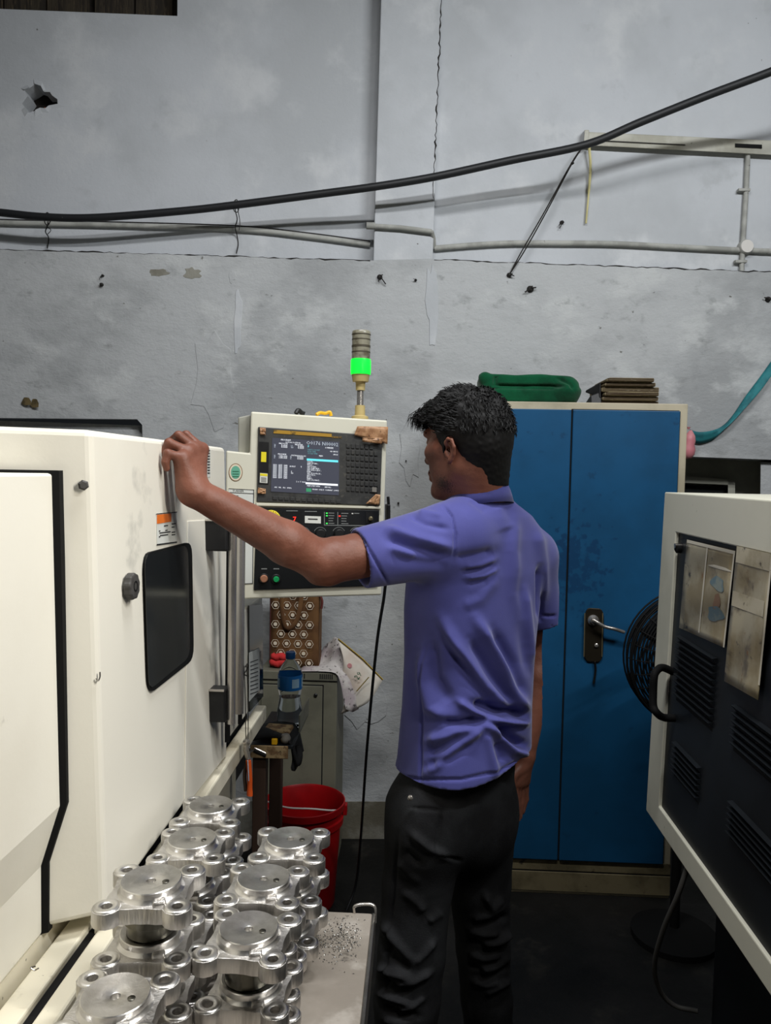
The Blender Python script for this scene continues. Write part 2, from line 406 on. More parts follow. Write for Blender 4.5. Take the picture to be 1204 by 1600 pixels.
UL, UR = -2.5, 2.6
RL, RR = -0.085, -0.05            # recess depths left / right of the pilaster
led = [wuv(x, y) for x, y in ((583, 407), (676, 405))]
ledL = wuv(0, 389); ledR = wuv(1204, 425)
sl = (led[0][1] - ledL[1]) / (led[0][0] - ledL[0]); sr = (ledR[1] - led[1][1]) / (ledR[0] - led[1][0])
zl_far = led[0][1] + sl * (UL - led[0][0]); zr_far = led[1][1] + sr * (UR - led[1][0])
piT = [wuv(600, -60), wuv(693, -60)]
# lower wall with the bricked-up opening on the left and the window opening on the right
n0 = wuv(-120, 652); n1 = wuv(222, 664); n2 = wuv(226, 790); n3 = wuv(-120, 790)
n1a = wuv(214, 655)
v0 = wuv(1040, 712); v1 = wuv(1300, 722); v2 = wuv(1300, 900); v3 = wuv(1030, 900)
lower_outer = [(UL, 0.16), (UR, 0.16), (UR, zr_far), led[1], led[0], (UL, zl_far)]
wb = wall_panel('wall_back', 'wall_low', lower_outer, [([n0, n1a, n1, n2, n3], 0.05), ([v0, v1, v2, v3], 0.22)], 0.0, 0.14); struct(wb)
b = wall_panel('baseboard_back', 'wall_dirty', [(UL, 0.0), (UR, 0.0), (UR, 0.16), (UL, 0.16)], (), 0.004, 0.02); struct(b)
mb = MB(); mb.add([wpt(p[0], p[1], -0.05) for p in (n0, n1, n2, n3)], [(0, 1, 2, 3)])
o = mb.build('niche_back', 'wall_low', wb)
# window behind the right machine
wd = MB().add([wpt(p[0], p[1], -0.22) for p in (v0, v1, v2, v3)], [(0, 1, 2, 3)]).build('window_2', 'cream_dark'); struct(wd)
def wbar(mb, a, b2, c, d, o0, o1):
    mb.hexa([wpx(*a, o0), wpx(*b2, o0), wpx(*b2, o1), wpx(*a, o1)], [wpx(*d, o0), wpx(*c, o0), wpx(*c, o1), wpx(*d, o1)])
mb = MB(); wbar(mb, (1040, 753), (1148, 758), (1148, 750), (1040, 742), -0.20, -0.15)
wbar(mb, (1136, 900), (1147, 900), (1148, 752), (1137, 750), -0.20, -0.15)
mb.build('window_frame', 'cream_dark', wd)
mb = MB(); mb.add([wpx(1040, 756, -.19), wpx(1136, 760, -.19), wpx(1136, 900, -.19), wpx(1040, 900, -.19)], [(0, 1, 2, 3)])
mb.build('pane', 'glass_dark', wd)
mb = MB(); wbar(mb, (1186, 900), (1290, 900), (1290, 727), (1188, 722), -0.22, -0.03)
mb.build('window_jamb', 'wall_low', wd)

# upper panels, set back on both sides of the pilaster
wx0 = wuv(-150, -320, RL); wx1 = wuv(277, 25, RL)
hole = []
for k in range(18):
    a = 2 * math.pi * k / 18
    r = 1 + .22 * math.sin(3 * a + 1) + .13 * math.sin(7 * a)
    hole.append(wuv(60 + 25 * r * math.cos(a), 155 + 19 * r * math.sin(a), RL))
hole = hole[::-1]
ul_outer = [(UL, zl_far - .05), (led[0][0] + .005, led[0][1] - .05), (piT[0][0] + .005, ZC), (UL, ZC)]
u1 = wall_panel('wall_back_upper_left', 'wall_up', ul_outer, [([(wx0[0], wx1[1]), (wx1[0], wx1[1]), (wx1[0], ZC - .3), (wx0[0], ZC - .3)], 0.12), (hole, 0.09)], RL, 0.02); struct(u1)
u2 = wall_panel('wall_back_upper_right', 'wall_up', [(led[1][0] - .005, led[1][1] - .05), (UR, zr_far - .05), (UR, ZC), (piT[1][0] - .005, ZC)], (), RR, 0.02); struct(u2)
pl = MB().slab([wpt(led[0][0], led[0][1] - .002), wpt(led[1][0], led[1][1] - .002), wpt(piT[1][0], ZC), wpt(piT[0][0], ZC)], WN * -.14).build('trim_1', 'wall_up', bevel=.004); struct(pl)
hp = MB(); cx = sum(p[0] for p in hole) / 18; cz = sum(p[1] for p in hole) / 18
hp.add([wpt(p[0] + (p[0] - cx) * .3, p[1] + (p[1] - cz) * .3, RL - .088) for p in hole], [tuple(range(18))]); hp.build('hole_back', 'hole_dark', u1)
# raised flaky rim of plaster round the hole
for k in range(18):
    a, c = hole[k], hole[(k + 1) % 18]
    if random.random() < .45: continue
    g = 1.25 + random.random() * .35
    q = [(cx + (p[0] - cx) * s_, cz + (p[1] - cz) * s_) for p, s_ in ((a, 1.0), (c, 1.0), (c, g), (a, g))]
    MB().slab([wpt(p[0], p[1], RL + (.006 if i < 2 else .0005)) for i, p in enumerate(q)], WN * -.002).build('plaster_flake', 'wall_up', u1)
bq = MB(); p = wuv(70, 167, RL)
bq.hexa([wpt(p[0] + dx, p[1] + dz, RL - .07 + dy) for dx, dz, dy in ((-.018, -.012, 0), (.02, -.010, 0), (.018, -.010, .05), (-.016, -.012, .05))],
        [wpt(p[0] + dx, p[1] + dz, RL - .07 + dy) for dx, dz, dy in ((-.015, .012, 0), (.017, .008, 0), (.014, .006, .045), (-.012, .010, .045))])
bq.build('brick', 'brick', u1)
# timber shutter in the opening at the top left
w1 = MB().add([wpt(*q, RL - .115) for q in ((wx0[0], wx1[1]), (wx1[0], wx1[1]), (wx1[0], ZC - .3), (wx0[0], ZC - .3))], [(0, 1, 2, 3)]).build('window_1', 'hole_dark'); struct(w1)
xs = [-150, -60, 8, 74, 140, 148, 212, 272]
for i in range(len(xs) - 1):
    if xs[i] == 140: continue
    a = wuv(xs[i] + 1.5, 23, RL - .1); c = wuv(xs[i + 1] - 1.5, 23, RL - .1)
    MB().hexa([wpt(a[0], wx1[1] + .004, RL - .11), wpt(c[0], wx1[1] + .004, RL - .11), wpt(c[0], wx1[1] + .004, RL - .085 - .004 * (i % 2)), wpt(a[0], wx1[1] + .004, RL - .085 - .004 * (i % 2))],
              [wpt(a[0], ZC - .35, RL - .11), wpt(c[0], ZC - .35, RL - .11), wpt(c[0], ZC - .35, RL - .085 - .004 * (i % 2)), wpt(a[0], ZC - .35, RL - .085 - .004 * (i % 2))]).build('plank', 'old_wood', w1)
# ragged dark joint along the top of the lower wall
for (x0, x1, y0, y1) in ((-40, 578, 388, 407), (678, 1260, 405.5, 427)):
    n = 70
    P = [wpx(x0 + (x1 - x0) * t / n, y0 + (y1 - y0) * t / n, -.001) + Vector((0, 0, random.uniform(-.0035, .002))) for t in range(n + 1)]
    MB().tube(P, [.0012 + .0028 * random.random() ** 2 for _ in P], 6).build('ledge_joint', 'wire', wb, smooth=60)
P = [wpx(690.5 - 14 * t / 60, -20 + 330 * t / 60, .0) + WDU * random.uniform(-.004, .003) for t in range(61)]
MB().tube(P, [.0012 + .0028 * random.random() ** 2 for _ in P], 6).build('plaster_crack', 'wire', pl, smooth=60)
# shallow patches where plaster was redone or knocked off
def patch(cxp, cyp, rx, ry, m, off=.003, seed=0, n=16, name='plaster_patch', par=None):
    r_ = random.Random(seed); L_ = []
    for k in range(n):
        a = 2 * math.pi * k / n; s_ = .7 + .6 * r_.random()
        L_.append(wpx(cxp + rx * s_ * math.cos(a), cyp + ry * s_ * math.sin(a), off))
    MB().slab(L_[::-1], WN * -.006).build(name, m, par or wb, bevel=.002)
for i, (a, c, rx, ry, m) in enumerate([(248, 426, 15, 6, 'wall_dirty'), (300, 427, 14, 9, 'wall_dirty'), (362, 432, 5, 10, 'wall_low'), (335, 600, 34, 70, 'wall_low'),
                                        (372, 500, 6, 60, 'wall_up'), (675, 470, 9, 60, 'wall_up'), (570, 1100, 30, 40, 'wall_low'), (640, 700, 18, 60, 'wall_low')]):
    patch(a, c, rx, ry, m, .001 + .0004 * i, i)

# plugs, nails and knots in the wall
def plug(px, py, off, r, label, n=3):
    r *= .62; n = (n + 1) // 2
    t = root('wall_plug', label, 'wall plug', wpx(px, py, off))
    p = wpx(px, py, off)
    MB().lathe([(r * 1.5, -.002), (r * 1.3, .004), (r, .012), (r * .5, .016)], p, WN, 10).build('anchor', 'wire', t, smooth=40)
    for k in range(n):
        d = WDU * random.uniform(-1, 1) * r * 2 + Vector((0, 0, random.uniform(-3, 1))) * r
        MB().tube([p + WN * .008, p + WN * .018 + d * .6, p + WN * .012 + d * 1.6], r * .3, 5).build('wire_end', 'wire', t)
plug(161, 431, 0, .006, 'small dark wall plug above, left of the plaster scar')
plug(159, 445, 0, .009, 'dark wall plug just below a smaller one, left wall')
plug(593, 433, 0, .013, 'bent nail with wire ends at the foot of the pilaster', 5)
plug(649, 438, 0, .006, 'small dark plug right of the bent pilaster nail')
plug(795, 430, 0, .012, 'dark nail where the slanting string is tied', 4)
plug(828, 452, 0, .017, 'knotted wire stub on the wall below the slanting string', 7)
plug(877, 348, RR, .010, 'black wire stub on the upper wall near the yellow wire', 5)
plug(1199, 468, 0, .014, 'dark wire stub at the right edge of the wall', 4)
plug(634, 720, 0, .004, 'tiny dark plug hole beside the control panel', 0)
plug(622, 786, 0, .005, 'small plug hole in the wall by the black connector', 0)
t = root('dry_leaf_scrap', 'brownish papery scrap stuck to the grey wall at left', 'scrap', wpx(48, 628))
for k, (a, c, rx, ry) in enumerate([(41, 627, 7, 8), (54, 630, 6, 9)]):
    L_ = [wpx(a + rx * math.cos(w) * (1 + .3 * math.sin(3 * w)), c + ry * math.sin(w) * (1 + .25 * math.cos(2 * w)), .012 + .006 * math.cos(w)) for w in [2 * math.pi * j / 9 for j in range(9)]]
    MB().slab(L_[::-1], WN * -.003).build('wing', 'scrap', t)

# ------------------------------------------------------------------ cables and conduits on the wall
cp = [(-420, 318, .05), (-200, 320, .05), (-60, 326, .05), (0, 332, .05), (70, 339, .05), (150, 340, .05), (280, 330, .05), (370, 320, .06), (500, 303, .09), (590, 291, .12), (680, 276, .14), (800, 250, .17), (915, 226, .20), (1000, 191, .24), (1100, 151, .30), (1204, 112, .38), (1290, 76, .46), (1400, 24, .56), (1520, -40, .66), (1640, -120, .76)]
tag(MB().tube(spline([wpx(x, y, o_) for x, y, o_ in cp], 8), .0150, 12).build('power_cable', 'cable', smooth=60), 'thick black power cable sagging across the whole back wall', 'cable')
cd = root('wall_conduit', 'grey painted conduit along the recess left of the pilaster', 'conduit', wpx(300, 352, RL))
lp = [(-420, 332), (-200, 338), (-60, 344), (0, 348), (180, 352), (370, 358), (480, 369), (578, 382)]
MB().tube(spline([wpx(x, y, RL + .013) for x, y in lp], 6), .0105, 10).build('pipe', 'conduit', cd, smooth=60)
MB().tube(spline([wpx(x, y - 5.2, RL + .012) for x, y in lp], 6), .0025, 6).build('thin_wire', 'wire', cd, smooth=60)
cd2 = root('wall_conduit', 'short grey conduit crossing the pilaster face', 'conduit', wpx(626, 358, 0))
MB().tube([wpx(578, 353, .013), wpx(626, 356, .013), wpx(674, 362, .013)], .0105, 10).build('pipe', 'conduit', cd2, smooth=60)
MB().lathe([(.014, -.02), (.014, .015)], wpx(580, 353, .013), WDU, 10).build('elbow', 'conduit', cd2, smooth=40)
MB().tube([wpx(674, 362, .013), wpx(677, 372, -.01), wpx(678, 388, RR + .012)], .009, 8).build('bend', 'conduit', cd2, smooth=60)
cd3 = root('wall_conduit', 'long grey conduit along the recess right of the pilaster', 'conduit', wpx(900, 384, RR))
MB().tube(spline([wpx(x, y, RR + .013) for x, y in ((678, 388), (740, 383), (800, 380), (880, 380), (960, 381), (1060, 386), (1160, 391), (1290, 396), (1420, 402), (1580, 409))], 6), .0115, 10).build('pipe', 'conduit', cd3, smooth=60)
cd4 = root('wall_conduit', 'vertical grey conduit dropping from the tube batten to the ledge', 'conduit', wpx(1163, 330, RR))
MB().tube([wpx(1168, 236, RR + .012), wpx(1165, 300, RR + .012), wpx(1160, 380, RR + .012), wpx(1158, 425, RR + .012)], .0105, 10).build('pipe', 'conduit', cd4, smooth=60)
MB().lathe([(.030, 0), (.030, .026), (.027, .030)], wpx(1161, 388, RR), WN, 24).build('junction_box', 'conduit', cd4, smooth=40)
MB().lathe([(.027, .030), (.026, .034)], wpx(1161, 388, RR), WN, 24).build('box_lid', 'white_plastic', cd4, smooth=40)
for (x, y) in ((1163, 296), (1158, 408)):
    MB().slab([wpx(x - 9, y - 2, RR + .025), wpx(x + 9, y - 2, RR + .025), wpx(x + 9, y + 2, RR + .025), wpx(x - 9, y + 2, RR + .025)], WN * -.02).build('saddle_clip', 'conduit', cd4)
def tie(px, y0, y1, off, label):
    t = root('wire_tie', label, 'wire', wpx(px, (y0 + y1) / 2, off))
    MB().tube(spline([wpx(px + random.uniform(-3, 3), y0 + (y1 - y0) * k / 6, off + .03 * math.sin(k)) for k in range(7)], 4), .0022, 5).build('strand', 'wire', t)
    MB().tube(spline([wpx(px + 5 * math.cos(a), y0 + 6 + 10 * math.sin(a), .055) for a in [0, 1.2, 2.4, 3.6, 4.8, 6.1]], 4), .0020, 5).build('loop', 'wire', t)
    MB().tube(spline([wpx(px + 3 + random.uniform(-5, 5), y0 + 4 + (y1 - y0) * .5 * k / 4, off + .05) for k in range(5)], 4), .0016, 5).build('strand', 'wire', t)
tie(74, 336, 388, RL + .03, 'dark wire tie holding the cable at far left')
tie(369, 316, 396, RL + .03, 'tangled wire tie holding the cable left of the pilaster')
bt = root('tube_light_batten', 'unlit grey tube light batten high on the right wall', 'light fitting', wpx(1060, 222, RR))
def bat(a, c, d, e, o0, o1): 
    m_ = MB(); wbar(m_, a, c, d, e, o0, o1); return m_
bat((914, 227), (1300, 247), (1300, 224), (914, 206), RR, RR + .032).build('channel', 'batten', bt, bevel=.003)
bat((928, 220), (1070, 227), (1070, 225.5), (928, 218.5), RR + .032, RR + .036).build('tube_rail', 'wire', bt)
bat((1148, 230), (1190, 232), (1190, 226), (1148, 224), RR + .032, RR + .035).build('cover_slot', 'gap', bt)
bat((911, 229), (918, 229), (920, 203), (913, 203), RR, RR + .045).build('end_cap', 'batten', bt, bevel=.002)
tag(MB().tube(spline([wpx(920, 229, RR + .03), wpx(922, 262, RR + .02), wpx(919, 305, RR + .015), wpx(915, 349, RR + .012)], 6), [.0055] * 12 + [.004] * 7, 6).build('loose_wire', 'wire_yellow', smooth=60), 'yellowed wire hanging from the end of the batten', 'wire')
st = root('slanting_string', 'dark twisted string slanting from the batten down to a nail', 'string', wpx(850, 330, 0))
for k in range(2):
    MB().tube(spline([wpx(914, 224, .0), wpx(893, 254 + 2 * k, .005), wpx(848 + 3 * k, 335, .012), wpx(815 + 4 * k, 392, .012), wpx(796, 428, .014)], 8), .0028, 5).build('strand', 'wire', st, smooth=60)
MB().lathe([(.002, -.006), (.008, 0), (.002, .008)], wpx(894, 255, .006), (0, 0, 1), 8).build('knot', 'wire', st, smooth=60)

# teal streamer and pink balloon beside the blue cabinet
rb = [(1078, 680), (1092, 684), (1112, 680), (1130, 668), (1146, 652), (1166, 626), (1190, 596), (1215, 560), (1240, 520), (1275, 470), (1300, 440)]
rw = [9, 9, 7, 3, 4, 8, 10, 10, 10, 8, 4]
ra, rc = [], []
for i, (x, y) in enumerate(rb):
    tw = 1 if i < 3 else -1
    ra.append(wpx(x - 1, y - rw[i], .02 + .012 * tw)); rc.append(wpx(x + 1, y + rw[i], .02 - .010 * tw))
ra = spline(ra, 5); rc = spline(rc, 5)
tag(MB().grid([[a, a.lerp(c, .33), a.lerp(c, .67), c] for a, c in zip(ra, rc)]).build('streamer', 'teal', smooth=60, solid=.002), 'twisted teal ribbon streamer on the wall right of the cabinet', 'ribbon')
t = root('balloon', 'limp pink balloon hanging beside the blue cabinet', 'balloon', wpx(1076, 692, .05))
MB().lathe([(.001, -.062), (.018, -.056), (.027, -.040), (.028, -.02), (.022, .0), (.024, .015), (.02, .035), (.010, .050), (.004, .058)], wpx(1076, 694, .045), (0.1, 0, 1), 20).build('skin', 'pink', t, smooth=80)
MB().lathe([(.003, .0), (.007, .008), (.008, .010)], wpx(1075, 671, .045), (0.1, 0, 1), 12).build('neck', 'pink', t, smooth=60)
# ------------------------------------------------------------------ the lathe on the left
lathe = root('turning_lathe', 'ivory enclosed turning lathe with small dark window and chrome door bars', 'machine', (-0.8, 1.2, 0))
ZB, ZT = 0.910, 1.602
def XA(z): return -0.436 - (z - ZB) * 0.0304
def cheekY(X, z): return 1.054 - (XA(z) - X) * (0.48 / 0.87)
FAR = 1.79
mb = MB()
mb.hexa([(XA(ZB), 1.054, ZB), (XA(ZB), FAR, ZB), (-1.35, FAR, ZB), (-1.0, cheekY(-1.0, ZB), ZB)],
        [(XA(ZT), 1.054, ZT), (XA(ZT), FAR, ZT), (-1.35, FAR, ZT), (-1.0, cheekY(-1.0, ZT), ZT)])
guard = mb.build('front_guard', 'ivory', lathe, bevel=.009, seg=3)
for q, r_, s__ in (((-.445, 1.24, 1.52), (.3, .07, .09), 28), ((-.445, 1.20, 1.42), (.3, .05, .10), 34), ((-.445, 1.66, 1.20), (.3, .14, .20), 20), ((-.445, 1.5, 1.58), (.3, .2, .05), 22)):
    smudge(MT['ivory'], q, r_, (186, 184, 174), s__, .76, 1.1, .46)
SN = Vector((1, 0, 0.0304)).normalized(); SP = Vector((XA(ZB), 1.3, ZB))
def side(px, py, off=0.0): return on_plane(px, py, SP + SN * off, SN)
CN = Vector((0.48, -0.87, 0.0)).normalized(); CP = Vector((XA(1.3), 1.054, 1.3))
def cheek(px, py, off=0.0): return on_plane(px, py, CP + CN * off, CN)
# near sliding door with its folded lower edge
prof = [(-0.494, 1.541), (-0.486, 1.083), (-0.507, 1.003), (-0.507, 0.905), (-1.0, 0.905), (-1.0, 1.541)]
def door_block(prof, d0, d1, near=None):
    n = len(prof)
    a = [Vector((x, cheekY(x, 1.3) - d0, z)) for x, z in prof]
    b_ = [Vector((x, near if near is not None else cheekY(x, 1.3) - d1, z)) for x, z in prof]
    return MB().add(a + b_, [tuple(range(n)), tuple(range(n, 2 * n))[::-1]] + [(i, (i + 1) % n, n + (i + 1) % n, n + i) for i in range(n)])
door_block(prof, 0.010, 0, 0.30).build('sliding_door', 'ivory', lathe, bevel=.004)
seal = [(x + (.0065 if x > -.9 else 0), z + (.004 if z > 1.5 else 0)) for x, z in prof]
door_block(seal, -0.002, 0.010).build('door_seal', 'rubber', lathe)
# black strip standing in for shade, low sill and the rails under the guard
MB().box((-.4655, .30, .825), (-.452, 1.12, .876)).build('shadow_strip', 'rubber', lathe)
MB().box((-.500, .30, .81), (-.466, 1.10, .885)).build('guide_rail', 'ivory_dirty', lathe, bevel=.003)
MB().box((-.450, .30, .842), (-.421, 2.14, .885)).build('tray_rim', 'ivory_dirty', lathe, bevel=.004)
MB().box((-1.0, .30, .55), (-.5085, 1.75, .9035)).build('sill', 'ivory_dirty', lathe)
MB().box((-.508, .30, .50), (-.457, 1.90, .81)).build('coolant_channel', 'gap', lathe)
MB().box((-.47, .32, .822), (-.452, 1.93, .840)).build('tray_skirt', 'rubber', lathe)
MB().box((-1.3, 1.15, .75), (-.456, 2.05, .906)).build('under_guard', 'black_metal', lathe)
MB().box((-1.3, .3, 0.0), (-.455, 1.93, .82)).build('base_casting', 'cream', lathe, bevel=.01)
MB().box((-.456, 1.063, .860), (-.450, 1.068, .911)).build('bracket', 'ivory_dirty', lathe)
# far section of the enclosure under the control panel
MB().box((-1.3, FAR + .002, ZB), (-.440, 2.16, 1.195)).build('far_guard', 'ivory', lathe, bevel=.006)
g = at(386, 940, X=-.437); 
MB().slab([at(387, 946, X=-.4385), at(408, 944, X=-.4385), at(409, 1088, X=-.4385), at(388, 1112, X=-.4385)], (.004, 0, 0)).build('side_glass', 'glass_dark', lathe)
MB().slab([at(389, 1020, X=-.4335), at(405, 1012, X=-.4335), at(405, 1078, X=-.4335), at(389, 1096, X=-.4335)], (.0008, 0, 0)).build('notice_sheet', 'sheet', lathe)
for k in range(9):
    y = 1030 + k * 6.2
    MB().slab([at(391, y + 4, X=-.4323), at(403, y, X=-.4323), at(403, y + 1.2, X=-.4323), at(391, y + 5.2, X=-.4323)], (.0003, 0, 0)).build('print_line', 'ink', lathe)
# window in the guard
def rrect(f, x0, y0, x1, y1, x2, y2, x3, y3, r=.12, n=4):
    """rounded quad; f maps (s,t) in 0..1 bilinear pixel corners to a point"""
    C = [(x0, y0), (x1, y1), (x2, y2), (x3, y3)]; out = []
    for i in range(4):
        p = Vector(C[i]); a = Vector(C[i - 1]); c = Vector(C[(i + 1) % 4])
        e0 = p + (a - p) * r; e1 = p + (c - p) * r
        for k in range(n + 1):
            t = k / n; out.append((e0 * (1 - t) ** 2 + p * 2 * t * (1 - t) + e1 * t * t))
    return [f(q.x, q.y) for q in out]
gw = MB().slab(rrect(lambda x, y: side(x, y, .0005), 222, 865, 296, 846, 299, 1030, 229, 1085), SN * .005).build('window_gasket', 'rubber', lathe)
MB().slab(rrect(lambda x, y: side(x, y, .0056), 225, 868, 293, 851, 296, 1026, 232, 1079), SN * .001).build('window_pane', 'glass_dark', lathe)
# raised lower door skin
MB().slab([side(292, 814, .0), side(350, 811, .0), side(352, 1180, .0), side(287, 1262, .0)], SN * .0022).build('door_skin', 'ivory', lathe, bevel=.004)
# star knob
kc = side(197, 916, .0)
kn = MB()
ring = []
P_ = []
for j in range(40):
    a = 2 * math.pi * j / 40
    P_.append((.0205 * (1 + .045 * math.sin(9 * a)), a))
e1 = Vector((0, 1, 0)); e2 = SN.cross(e1).normalized()
L0 = [kc + SN * .002 + e1 * r * math.cos(a) + e2 * r * math.sin(a) for r, a in P_]
kn.slab(L0, SN * .013); kno = kn.build('clamp_knob', 'knob', lathe, bevel=.003)
MB().lathe([(.0085, .0), (.0085, .0155), (.006, .0155), (.006, .014)], kc, SN, 20).build('knob_socket', 'rubber', kno, smooth=40)
MB().lathe([(.010, 0), (.010, .007)], kc, SN, 16).build('knob_stem', 'black', kno)
# door handle: two black brackets and a chrome bar; second bar on the door edge
for z0, z1 in ((1.378, 1.445), (1.011, 1.082)):
    MB().hexa([(XA(z0), 1.60, z0), (-.402, 1.60, z0), (-.402, 1.64, z0), (XA(z0), 1.64, z0)], [(XA(z1), 1.60, z1), (-.404, 1.60, z1), (-.404, 1.64, z1), (XA(z1), 1.64, z1)]).build('handle_bracket', 'black', lathe, bevel=.004)
    MB().box((-.449, 1.598, z1 - .003), (-.406, 1.602, z1 + .001)).build('bracket_rim', 'chrome', lathe)
MB().lathe([(.0088, 0), (.0088, .417)], (-.395, 1.62, 1.004), (0, 0, 1), 16).build('handle_bar', 'chrome', lathe, smooth=40)
MB().box((-.424, 1.68, .94), (-.414, 1.69, 1.42)).build('edge_seal', 'rubber', lathe)
MB().lathe([(.0105, 0), (.0105, .42)], (-.415, 1.78, .975), (0, 0, 1), 16).build('door_bar', 'chrome', lathe, smooth=40)
MB().box((-.424, 1.805, .94), (-.415, 1.812, 1.42)).build('edge_seal', 'rubber', lathe)
MB().tube(spline([(-.403, 1.785, 1.085), (-.40, 1.80, 1.09), (-.403, 1.81, 1.075), (-.404, 1.78, 1.07), (-.402, 1.80, 1.06)], 5), .0016, 5).build('wire_binding', 'wire', lathe)
# stickers, bolts and marks
def plate(f, quad, m, name, par, th=.0007, n=SN):
    return MB().slab([f(x, y) for x, y in quad], n * th).build(name, m, par)
s1 = lambda x, y: side(x, y, .0004); s2 = lambda x, y: side(x, y, .0012); s3 = lambda x, y: side(x, y, .0019)
wsk = plate(s1, [(244, 803), (276, 800), (276, 849), (245, 852)], 'sheet', 'warning_label', lathe)
plate(s2, [(245, 804.5), (267, 802), (267, 815), (245, 818.5)], 'sticker_orange', 'warning_band', wsk)
plate(s2, [(244, 802.5), (276, 799.3), (276, 800.6), (244, 803.8)], 'ink', 'label_border', wsk)
plate(s2, [(245, 850), (276, 846), (276, 848), (245, 852)], 'ink', 'label_border', wsk)
for (x0, x1, y) in ((256, 262, 821), (268, 274, 818), (268, 272, 823), (249, 266, 832), (268, 273, 831), (250, 262, 836), (268, 273, 835), (248, 250, 829), (248, 250, 838), (258, 261, 828)):
    plate(s2, [(x0, y), (x1, y - (x1 - x0) * .12), (x1, y - (x1 - x0) * .12 + 1.6), (x0, y + 1.6)], 'ink', 'print_line', wsk)
rp = plate(s1, [(317, 700), (328, 702), (328, 745), (317, 747)], 'sheet', 'rating_label', lathe)
for k in range(9):
    y = 703 + 4.4 * k
    plate(s2, [(324, y), (327.4, y + .1), (327.4, y + 1.9), (324, y + 1.9)], 'ink', 'print_line', rp)
MB().lathe([(.0075, 0), (.0075, .003), (.005, .005)], cheek(130, 758), CN, 6).build('bolt_head', 'knob', lathe)
MB().tube([cheek(92, 1410, .001) + Vector((CN.y, -CN.x, 0)) * -.0085 * math.cos(a) + Vector((0, 0, .0085)) * math.sin(a) for a in [2 * math.pi * k / 20 for k in range(21)]], .0013, 6).build('plug_ring', 'knob', lathe)
MB().tube(spline([cheek(156, 1050, .002), cheek(156, 1058, .002), cheek(153, 1064, .003), cheek(150, 1060, .003)], 5), .0011, 5).build('hook', 'steel', lathe)
MB().tube(spline([at(55, 1510, Z=.931), at(48, 1512, Z=.934), at(54, 1516, Z=.931), at(60, 1513, Z=.934)], 5), .001, 5).build('swarf_curl', 'steel', lathe)

# ------------------------------------------------------------------ control panel
PA = math.radians(13)
PE = Vector((math.cos(PA), math.sin(PA), 0)); PN = Vector((math.sin(PA), -math.cos(PA), 0)); PP = at(388, 800, Y=1.93)
def pn(px, py, off=0.0): return on_plane(px, py, PP + PN * off, PN)
panel = root('control_panel', 'cream control pendant with lit screen and black operator panel', 'control panel', tuple(at(490, 930, Y=1.98)))
front = [(392, 643), (605, 657), (596, 930), (384, 936), (352, 936), (353, 704), (390, 708)]
MB().slab([pn(x, y) for x, y in front], PN * -.10).build('housing', 'cream', panel, bevel=.004)
MB().slab([pn(372, 652, -.03), pn(391, 648, -.03), pn(391, 712, -.03), pn(372, 712, -.03)], PN * -.09).build('rear_box', 'cream_dark', panel, bevel=.003)
PQ = lambda off: (lambda x, y: pn(x, y, off))
def pplate(quad, m, name, par, off=.0005, th=.001, bevel=0):
    return MB().slab([pn(x, y, off) for x, y in quad], PN * th).build(name, m, par, bevel=bevel)
bez = pplate([(403, 667), (597, 681), (593, 790), (401, 784)], 'bezel', 'display_bezel', panel, 0, .006, .002)
pplate([(404.5, 690), (420, 691), (419, 757), (403.5, 756)], 'black', 'slot_cover', bez, .006, .001)
pplate([(427, 671.5), (518, 678), (518, 683), (427, 677)], 'gold', 'gold_strip', bez, .006, .001)
text_mesh('FANUC', .0075, pn(518.5, 684.5, .0072), PE, (0, 0, 1), 'maker_name', 'gold', bez)
# screen with its read-outs
scr = pplate([(425, 684), (530, 690.5), (529, 774), (423, 768)], 'screen', 'screen', bez, .0062, .0008)
def S(u, v, off=.0072):
    """u,v in 0..1 over the screen, v downwards"""
    a = Vector((425, 684)).lerp(Vector((530, 690.5)), u); c = Vector((423, 768)).lerp(Vector((529, 774)), u)
    q = a.lerp(c, v); return pn(q.x, q.y, off)
def bar(u0, v0, u1, v1, m, name='screen_bar'):
    MB().slab([S(u0, v0), S(u1, v0), S(u1, v1), S(u0, v1)], PN * .0002).build(name, m, scr)
bar(.52, .345, .985, .385, 'scr_cyan'); bar(.51, .79, .985, .825, 'scr_txt'); bar(.40, .905, .48, .975, 'screen'); bar(.52, .90, .595, .965, 'scr_green')
sx = (S(1, .5) - S(0, .5)).normalized()
def st_(s_, u, v, size, m='scr_txt', al='LEFT'):
    text_mesh(s_, size * .78, S(u, v, .0074), sx, (0, 0, 1), 'screen_text', m, scr, .0001, al)
st_('O0176 N00002', .985, .085, .0165, 'scr_dim', 'RIGHT')
st_('PROGRAM', .13, .038, .0068); st_('ACTUAL POSITION', .20, .075, .0056); st_('ABSOLUTE', .10, .105, .006); st_('RELATIVE', .34, .11, .006)
for v in (.145, .175):
    st_('X' if v < .15 else 'Z', .03, v, .0085, 'scr_dim'); st_('0.000', .23, v, .009, 'scr_txt', 'RIGHT'); st_('U' if v < .15 else 'W', .28, v, .0085, 'scr_dim'); st_('0.000', .475, v, .009, 'scr_txt', 'RIGHT')
st_('MACHINE', .09, .305, .0062); st_('DISTANCE TO GO', .29, .315, .0058)
for v in (.345, .375):
    st_('X' if v < .35 else 'Z', .03, v, .0085, 'scr_dim'); st_('-130.000', .23, v, .008, 'scr_txt', 'RIGHT'); st_('X' if v < .35 else 'Z', .27, v, .0085, 'scr_dim'); st_('0.000', .47, v, .009, 'scr_txt', 'RIGHT')
for k in range(8):
    st_('G00  G97  G40', .02, .515 + .033 * k, .0075)
st_('H M F', .27, .525, .0072); st_('T', .43, .525, .0072); st_('S', .29, .62, .0072); st_('00', .29, .65, .0072)
